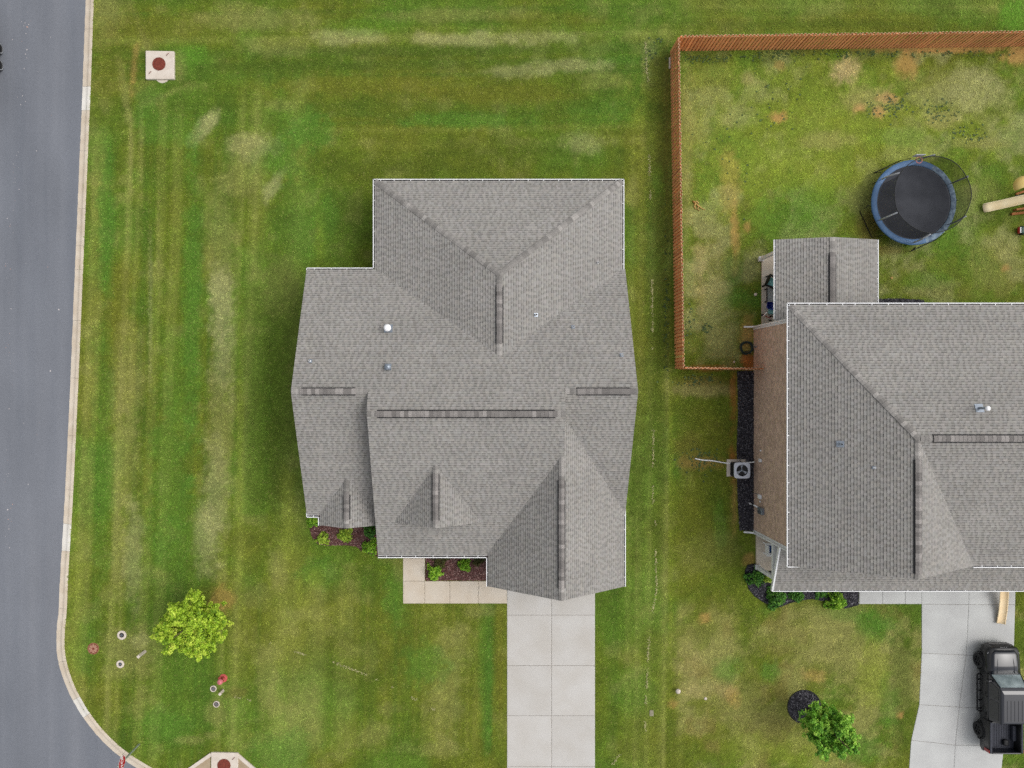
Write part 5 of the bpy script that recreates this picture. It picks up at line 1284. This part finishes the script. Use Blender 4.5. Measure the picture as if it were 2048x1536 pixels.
# ------------------------------------------------------------------ air conditioner, pipe, hose
acp = Vector((15.02, -4.79, 0)); ac = thing('air_conditioner', 'grey square air-conditioning unit with a top fan beside the brown wall', 'air conditioner', acp)
part('pad', MB().box(acp.x - .62, acp.x + .5, acp.y - .44, acp.y + .56, -.02, .06), M['precast'], ac)
cas = part('casing', MB().box(acp.x - .42, acp.x + .42, acp.y - .42, acp.y + .42, .06, .78), M['gutter_grit'], ac, bevel=.06)
for k in range(12): part('louvre', MB().box(acp.x - .435, acp.x - .421, acp.y - .36, acp.y + .36, .12 + k * .052, .15 + k * .052), M['black'], cas)
M['ac_top'] = pm('pale_grey_enamel', C(226, 230, 240), C(216, 220, 230), 4, .5)
top = MB(); N = 48
sq = []
for k in range(N):
    a = 2 * math.pi * k / N; c_, s_ = math.cos(a), math.sin(a); e = 6.0; r = .46 / ((abs(c_) ** e + abs(s_) ** e) ** (1 / e)); sq.append((r * c_, r * s_))
for ringf in ((0, .78), (0, .86), (1, .875), (1, .84)):
    for k in range(N):
        a = 2 * math.pi * k / N
        x_, y_ = sq[k] if ringf[0] == 0 else (.335 * math.cos(a), .335 * math.sin(a)); top.v.append(acp + Vector((x_, y_, ringf[1])))
for j in range(3):
    for k in range(N): top.f.append((j * N + k, j * N + (k + 1) % N, (j + 1) * N + (k + 1) % N, (j + 1) * N + k)); top.m.append(0)
part('top_panel', top, M['ac_top'], ac)
part('fan_well', MB().lathe([(.335, .84), (.335, .64), (.001, .64)], acp, 32), M['gutter_grit'], ac)
for k in range(3):
    a = k * 2 * math.pi / 3 + .5; bl = MB(); n_ = 6
    for i in range(n_ + 1):
        b_ = a + 1.35 * i / n_
        for r_0 in (.07, .31): bl.v.append(acp + Vector((r_0 * math.cos(b_), r_0 * math.sin(b_), .74 + .07 * i / n_)))
    for i in range(n_): bl.f.append((i * 2, i * 2 + 1, i * 2 + 3, i * 2 + 2)); bl.m.append(0)
    part('fan_blade', bl, pm('fan_metal', C(206, 212, 222), C(176, 182, 192), 9, .5) if k == 0 else bpy.data.materials['fan_metal'], ac, True)
part('fan_hub', MB().lathe([(.001, .84), (.06, .83), (.075, .79), (.075, .68)], acp, 20), M['galv'], ac, True)
for rr in (.10, .16, .22, .28, .325):
    part('grille_ring', MB().tube([acp + Vector((rr * math.cos(a), rr * math.sin(a), .868)) for a in np.linspace(0, 2 * math.pi, 33)[:-1]], .0035, 4, closed=True), M['black'], ac)
pts = [W(1390, 917, .04), W(1405, 920, .04), W(1425, 921.5, .04), W(1445, 925, .05), W(1458, 926.5, .06), W(1470, 926, .1), W(1500, 925, .2), W(1509, 924, .3)]
solo('drain_pipe', MB().tube(catmull(pts, 4), .035, 8), M['white_plastic'], W(1420, 921), 'thin white drain pipe running across the grass from the air conditioner', 'pipe', smooth=True)
hp = W(1492, 696); hpts = []
for k in range(200):
    a = k * .21; r = .36 + .05 * math.sin(k * .37) - .04 * (k % 61) / 61; hpts.append(hp + Vector((r * math.cos(a), r * math.sin(a), .03 + .10 * k / 200)))
hpts += [hp + Vector((.5, -.1, .1)), hp + Vector((.6, .0, .2)), Vector((15.86, wall_at(1512, 694).y, .48))]
solo('garden_hose', MB().tube(hpts, .022, 6), pm('hose_green', C(58, 74, 66), C(44, 56, 52), 4, .5), hp, 'dark coiled garden hose on the bare soil by the brown wall', 'hose', smooth=True)

# ------------------------------------------------------------------ porch and patio furniture
def armchair(px, py, label, mat, cush, rz, z0=.14, name='patio_chair'):
    p = W(px, py, z0 + .4); p.z = z0; t = thing(name, label, 'chair', p); R = Matrix.Rotation(rz, 4, 'Z'); R.translation = p
    part('seat', MB().box(-.27, .27, -.27, .25, .36, .42, M=R), mat, t, bevel=.015)
    for q in range(5): part('back_slat', MB().box(-.27 + q * .11, -.27 + q * .11 + .09, .25, .29, .42, .95, M=R), mat, t)
    for sx in (-1, 1):
        part('armrest', MB().box(sx * .32 - .06, sx * .32 + .06, -.30, .28, .60, .64, M=R), mat, t)
        for y in (-.24, .22): part('leg', MB().box(sx * .30 - .035, sx * .30 + .035, y - .035, y + .035, 0, .60, M=R), mat, t)
    if cush: part('cushion', MB().box(-.24, .24, -.25, .22, .425, .50, M=R), cush, t, bevel=.03)
armchair(1540, 1098, 'white chair with a blue cushion on the neighbouring front porch', M['white_plastic'], pm('blue_cloth', C(62, 98, 156), C(50, 84, 140), 9, .9), math.pi / 2)
M['teal'] = pm('teal_cloth', C(150, 206, 206), C(110, 176, 184), 9, .8)
armchair(1541, 564, 'dark patio chair with a pale teal cushion under the covered patio', M['black'], M['teal'], 1.2, .1)
p = W(1544, 590, .5); p.z = .1; pt_ = thing('patio_table', 'dark-framed patio table with grey top under the covered patio', 'table', p)
part('table_top', MB().box(p.x - .28, p.x + .5, p.y - .4, p.y + .4, .50, .53), pm('grey_glass', C(166, 168, 170), C(150, 152, 154), 4, .3), pt_)
for (a_, b_) in ((-.3, 0), (.52, 0)): part('rim_bar', MB().box(p.x + a_ - .03, p.x + a_ + .03, p.y - .45, p.y + .45, .49, .54), M['gutter_grit'], pt_)
for (a_, b_) in ((-.26, -.36), (-.26, .36), (.46, -.36), (.46, .36)): part('leg', MB().box(p.x + a_ - .025, p.x + a_ + .025, p.y + b_ - .025, p.y + b_ + .025, .1, .5), M['black'], pt_)
p = W(1541, 611, .35); p.z = .1
bt = thing('plastic_tub', 'round deep blue plastic tub on the patio slab', 'tub', p)
part('tub', MB().lathe([(.20, .1), (.27, .42), (.29, .43), (.29, .40), (.26, .40), (.19, .13), (.001, .13)], p - Vector((0, 0, .0)), 24), pm('deep_blue_plastic', C(34, 54, 170), C(26, 44, 150), 6, .4), bt, True)
part('rope_handle', MB().tube([p + Vector((-.28, -.05, .42)), p + Vector((-.31, 0, .34)), p + Vector((-.28, .05, .42))], .012, 6), M['white_plastic'], bt, True)
p = W(1541, 624, .2); p.z = .1; tb = thing('storage_bin', 'small teal storage bin next to the blue tub', 'bin', p)
part('bin', MB().prism([(p.x - .13, p.y - .12), (p.x + .3, p.y - .12), (p.x + .3, p.y + .14), (p.x - .13, p.y + .14)], .1, .36), M['teal'], tb, bevel=.02); part('lid', MB().box(p.x - .15, p.x + .32, p.y - .14, p.y + .16, .362, .39), M['teal'], tb, bevel=.01)
p = W(1534, 634, .2); p.z = .1; ty = thing('toy_tricycle', 'small toy tricycle with dark wheels and red frame beside the corner board', 'tricycle', p)
part('frame', MB().tube([p + Vector((-.25, .12, .2)), p + Vector((-.05, .0, .22)), p + Vector((.2, -.08, .2))], .025, 6), M['toy_red'], ty, True)
part('handlebar', MB().tube([p + Vector((-.34, .0, .4)), p + Vector((-.25, .12, .42)), p + Vector((-.14, .24, .4))], .03, 6), M['white_plastic'], ty, True)
part('fork', MB().tube([p + Vector((-.25, .12, .1)), p + Vector((-.25, .12, .42))], .02, 6), M['toy_red'], ty, True)
for (dx, dy, r) in ((-.25, .12, .14), (.2, -.2, .1), (.24, .04, .1)): part('wheel', MB().lathe([(.001, -.03), (r * .8, -.03), (r, 0), (r * .8, .03), (.001, .03)], p + Vector((dx, dy, r)), 18, M=Matrix.Rotation(1.4, 3, 'X')), M['black'], ty, True)

# ------------------------------------------------------------------ odds and ends on the grass
p = W(1397, 411); M['straw'] = pm('dry_wood', C(206, 178, 110), C(176, 140, 80), 12, .9)
def twig(pts, r): return [(W(a, b, z), r) for a, b, z in pts]
st = MB()
for pl, r in (([(1386, 402, .03), (1391, 406, .08), (1397, 412, .07), (1404, 417, .05), (1411, 420, .03)], .05), ([(1391, 406, .08), (1389, 413, .06), (1392, 418, .03)], .045), ([(1390, 405, .08), (1393, 402, .1), (1398, 407, .06)], .04), ([(1397, 412, .07), (1395, 418, .05), (1399, 421, .03)], .03)):
    st.tube([W(*q_) for q_ in pl], [r * 1.2, r, r, r * .6, r * .3][:len(pl)], 6)
solo('dead_branch', st, M['straw'], p, 'forked tan piece of dead branch on the grass near the long fence', 'branch', smooth=True)
def stone(px, py, r, label, mat='precast', name='stone', cat='stone', g=None):
    p = W(px, py); mb = MB().lathe([(r * 1.0, -.02), (r * 1.05, r * .25), (r * .8, r * .6), (r * .4, r * .8), (.001, r * .82)], p, 9)
    mb.v = [v + Vector((random.uniform(-.12, .12) * r, random.uniform(-.12, .12) * r, random.uniform(-.08, .08) * r)) for v in mb.v]
    solo(name, mb, M[mat], p, label, cat, g)
lp = W(1354, 1379); ll = thing('path_light', 'small pale-topped garden light on a dark stake between the two front lawns', 'garden light', lp)
part('stake', MB().tube([lp + Vector((0, 0, 0)), lp + Vector((0, 0, .25))], .03, 6), M['black'], ll, True)
part('shade', MB().lathe([(.14, .24), (.15, .27), (.06, .33), (.001, .34)], lp, 16), M['precast'], ll, True)
stone(1411, 1397, .09, 'white stone with a straw tuft on the right front lawn')
stone(1511, 589, .09, 'lone pale stone in the grass beside the patio slab')
stone(1468, 724, .06, 'tiny white stone near the short fence')
stone(1783, 556, .08, 'tan stone on the grass right of the covered patio', 'straw')
stone(1493, 1006, .05, 'white pebble in the black mulch strip') if False else None
p = W(1303, 1426); mbx = solo('meter_lid', MB().prism(pxpoly([(1299, 1420), (1307, 1420), (1307, 1432), (1299, 1432)]), -.02, .03), pm('meter_lid_grey', C(158, 152, 130), C(136, 130, 108), 9, .85), p, 'small square grey meter lid beside the pale seam in the side lawn', 'cover', bevel=.01)
a_ = W(1339.5, 116, .0); b_ = W(1339.5, 138, .0)
solo('white_board', MB().prism([(a_.x - .06, a_.y), (a_.x + .01, a_.y), (b_.x + .01, b_.y), (b_.x - .06, b_.y)], 0, .12), M['precast'], a_, 'thin white board lying along the foot of the long fence', 'board')
# straw-coloured grass showing along seams in the turf
def straw_seam(lines, n_per_m, label):
    V = []; F_ = []
    for L_ in lines:
        P = [W(*q_) for q_ in L_]
        for a, b in zip(P[:-1], P[1:]):
            n = int((b - a).length * n_per_m)
            for k in range(n):
                f = random.random(); q_ = a.lerp(b, f)
                if vnoise(np.array([q_.x * 1.4]), np.array([q_.y * 1.4]), 5)[0] < .46: continue
                q_ = q_ + Vector((random.gauss(0, .035), random.gauss(0, .035), 0)); an = random.uniform(0, 6.3); L2 = random.uniform(.04, .10); s_ = random.uniform(.007, .016)
                e = Vector((math.cos(an), math.sin(an), 0)); w_ = Vector((-e.y, e.x, 0)) * s_; z = Vector((0, 0, random.uniform(.025, .05)))
                V += [q_ - e * L2 * .5 - w_ + z, q_ + e * L2 * .5 - w_ + z * 1.4, q_ + e * L2 * .5 + w_ + z * 1.4, q_ - e * L2 * .5 + w_ + z]; F_.append(rgb(206, 200, 146) * random.uniform(.7, 1.15))
    ob = link('dry_grass', np_mesh('dry_grass', np.array([tuple(v) for v in V]), np.arange(len(V)), 4, M['grass'], np.array(F_))); tag(ob, label, 'dry grass', kind='stuff')
straw_seam([[(1291, 85), (1292, 120), (1293, 145), (1297, 165), (1304, 172)], [(1298, 308), (1300, 360), (1302, 432)], [(1304, 560), (1305, 700)], [(1307, 860), (1306, 930), (1305, 1012)], [(1310, 1040), (1311, 1100), (1312, 1150), (1313, 1180), (1308, 1205), (1303, 1235), (1298, 1270), (1296, 1310), (1294, 1350), (1292, 1395), (1290, 1450), (1292, 1490)], [(540, 1285), (575, 1298), (612, 1310)], [(665, 1323), (690, 1333), (735, 1350)], [(750, 1357), (790, 1375)], [(822, 1393), (845, 1410), (870, 1420)], [(585, 1215), (592, 1234)], [(1240, 1508), (1225, 1528)], [(470, 1393), (506, 1402)]], 34, 'pale straw-coloured dead grass along the seams of the turf')
# paint drips on the street
dm = MB()
for k in range(100):
    f = random.random(); py = 5 + f * 1100; px = 58 - 40 * min(1, f * 2.3) + random.gauss(0, 4)
    if random.random() < .25: px = random.uniform(10, 150)
    if px < 3: continue
    p = W(px, py, -.054); r = random.choice([.012, .015, .02, .03]) * (1.6 if random.random() < .12 else 1)
    dm.poly([(p.x + r * random.uniform(.6, 1.2) * math.cos(a), p.y + r * random.uniform(.6, 1.2) * math.sin(a), -.0535) for a in np.linspace(0, 2 * math.pi, 8)[:-1]], 1 if random.random() < .3 else 0)
tag(solo('paint_drips', dm, [pm('drip_white', C(214, 208, 206), C(196, 188, 186), 9, .8), pm('drip_pink', C(204, 170, 156), C(186, 148, 132), 9, .8)], (-27.5, 10, -.054)), 'scattered white and pinkish paint drips along the asphalt', 'paint drips', kind='stuff')

# weeds scattered through the thin turf
WZ = [(1400, 118, 60, 8, 60), (1540, 112, 60, 8, 60), (1700, 108, 90, 6, 60), (1900, 108, 120, 6, 50), (1332, 600, 6, 110, 70), (1376, 650, 6, 30, 24), (1415, 655, 10, 8, 20), (1790, 210, 26, 22, 70), (1745, 215, 14, 14, 20), (1880, 225, 34, 20, 60), (1940, 270, 40, 16, 40), (1560, 190, 60, 60, 30), (1400, 920, 40, 24, 90), (1390, 760, 36, 10, 50), (1480, 930, 10, 12, 14), (1300, 110, 14, 20, 16), (1320, 80, 14, 6, 12), (1460, 300, 60, 80, 30)]
V = []; F_ = []
for (a, b, rx, ry, n_) in WZ:
    for k in range(n_):
        q_ = W(random.gauss(a, rx * .6), random.gauss(b, ry * .6)); R = random.uniform(.03, .075); t_ = random.uniform(.6, 1.2)
        for j in range(6):
            an = j * 1.05 + random.uniform(-.3, .3); e = Vector((math.cos(an), math.sin(an), 0)); s2 = Vector((-e.y, e.x, 0)) * R * .35; z = Vector((0, 0, .03))
            V += [q_ + z, q_ + e * R * .6 - s2 + z * 1.6, q_ + e * R + z * 1.2, q_ + e * R * .6 + s2 + z * 1.6]; F_.append(rgb(84, 110, 52) * t_ * random.uniform(.8, 1.2))
ob = link('weeds', np_mesh('weeds', np.array([tuple(v) for v in V]), np.arange(len(V)), 4, M['leaf'], np.array(F_))); tag(ob, 'small dark weeds scattered through the thin turf and along the fences', 'weeds', kind='stuff')

# ------------------------------------------------------------------ grass blades over the whole lawn
NOGRASS += [OUT, [(16.0, -10.7), (38, -10.7), (38, 3.6), (16.0, 3.6)], [(16.4, 3.5), (21.7, 3.5), (21.7, 7.8), (16.4, 7.8)]]
N = 330000
x = rng.uniform(-26.2, 34.0, N); y = rng.uniform(-25.2, 25.0, N)
k = inside([(p_.x, p_.y) for p_ in kout[::2]] + [(60, kout[-1].y), (60, kout[0].y)], x, y)
for pl in NOGRASS: k &= ~inside(pl, x, y)
x, y = x[k], y[k]; n = len(x)
gc = lawn_color(x, y)
bare = np.clip((gc[:, 0] / np.maximum(gc[:, 1], 1e-4) - 1.15) * 3, 0, .85)          # red soil carries fewer blades
k = rng.uniform(0, 1, n) > bare; x, y, gc = x[k], y[k], gc[k]; n = len(x)
B = 3
cx = np.repeat(x, B) + rng.normal(0, .03, n * B); cy_ = np.repeat(y, B) + rng.normal(0, .03, n * B); nb = n * B
an = rng.uniform(0, 2 * np.pi, nb); L = rng.uniform(.05, .12, nb); wd = rng.uniform(.010, .022, nb); hz = rng.uniform(.02, .055, nb)
e = np.stack([np.cos(an), np.sin(an)], 1); s_ = np.stack([-np.sin(an), np.cos(an)], 1) * wd[:, None]
b0 = np.stack([cx, cy_], 1)
V = np.zeros((nb, 3, 3)); V[:, 0, :2] = b0 - s_; V[:, 1, :2] = b0 + s_; V[:, 2, :2] = b0 + e * L[:, None]
V[:, 0, 2] = .006; V[:, 1, 2] = .006; V[:, 2, 2] = hz
tone = np.repeat(rng.uniform(.78, 1.22, n), B) * rng.uniform(.75, 1.28, nb)
fc = np.repeat(gc, B, 0) * tone[:, None] * 1.25
dry = rng.uniform(0, 1, nb) < .06; fc[dry] = fc[dry] * .5 + rgb(190, 180, 110) * .5
grass = link('grass', np_mesh('grass', V.reshape(-1, 3), np.arange(nb * 3), 3, M['grass'], fc)); tag(grass, 'short mown grass of the lawns', 'grass', kind='stuff')
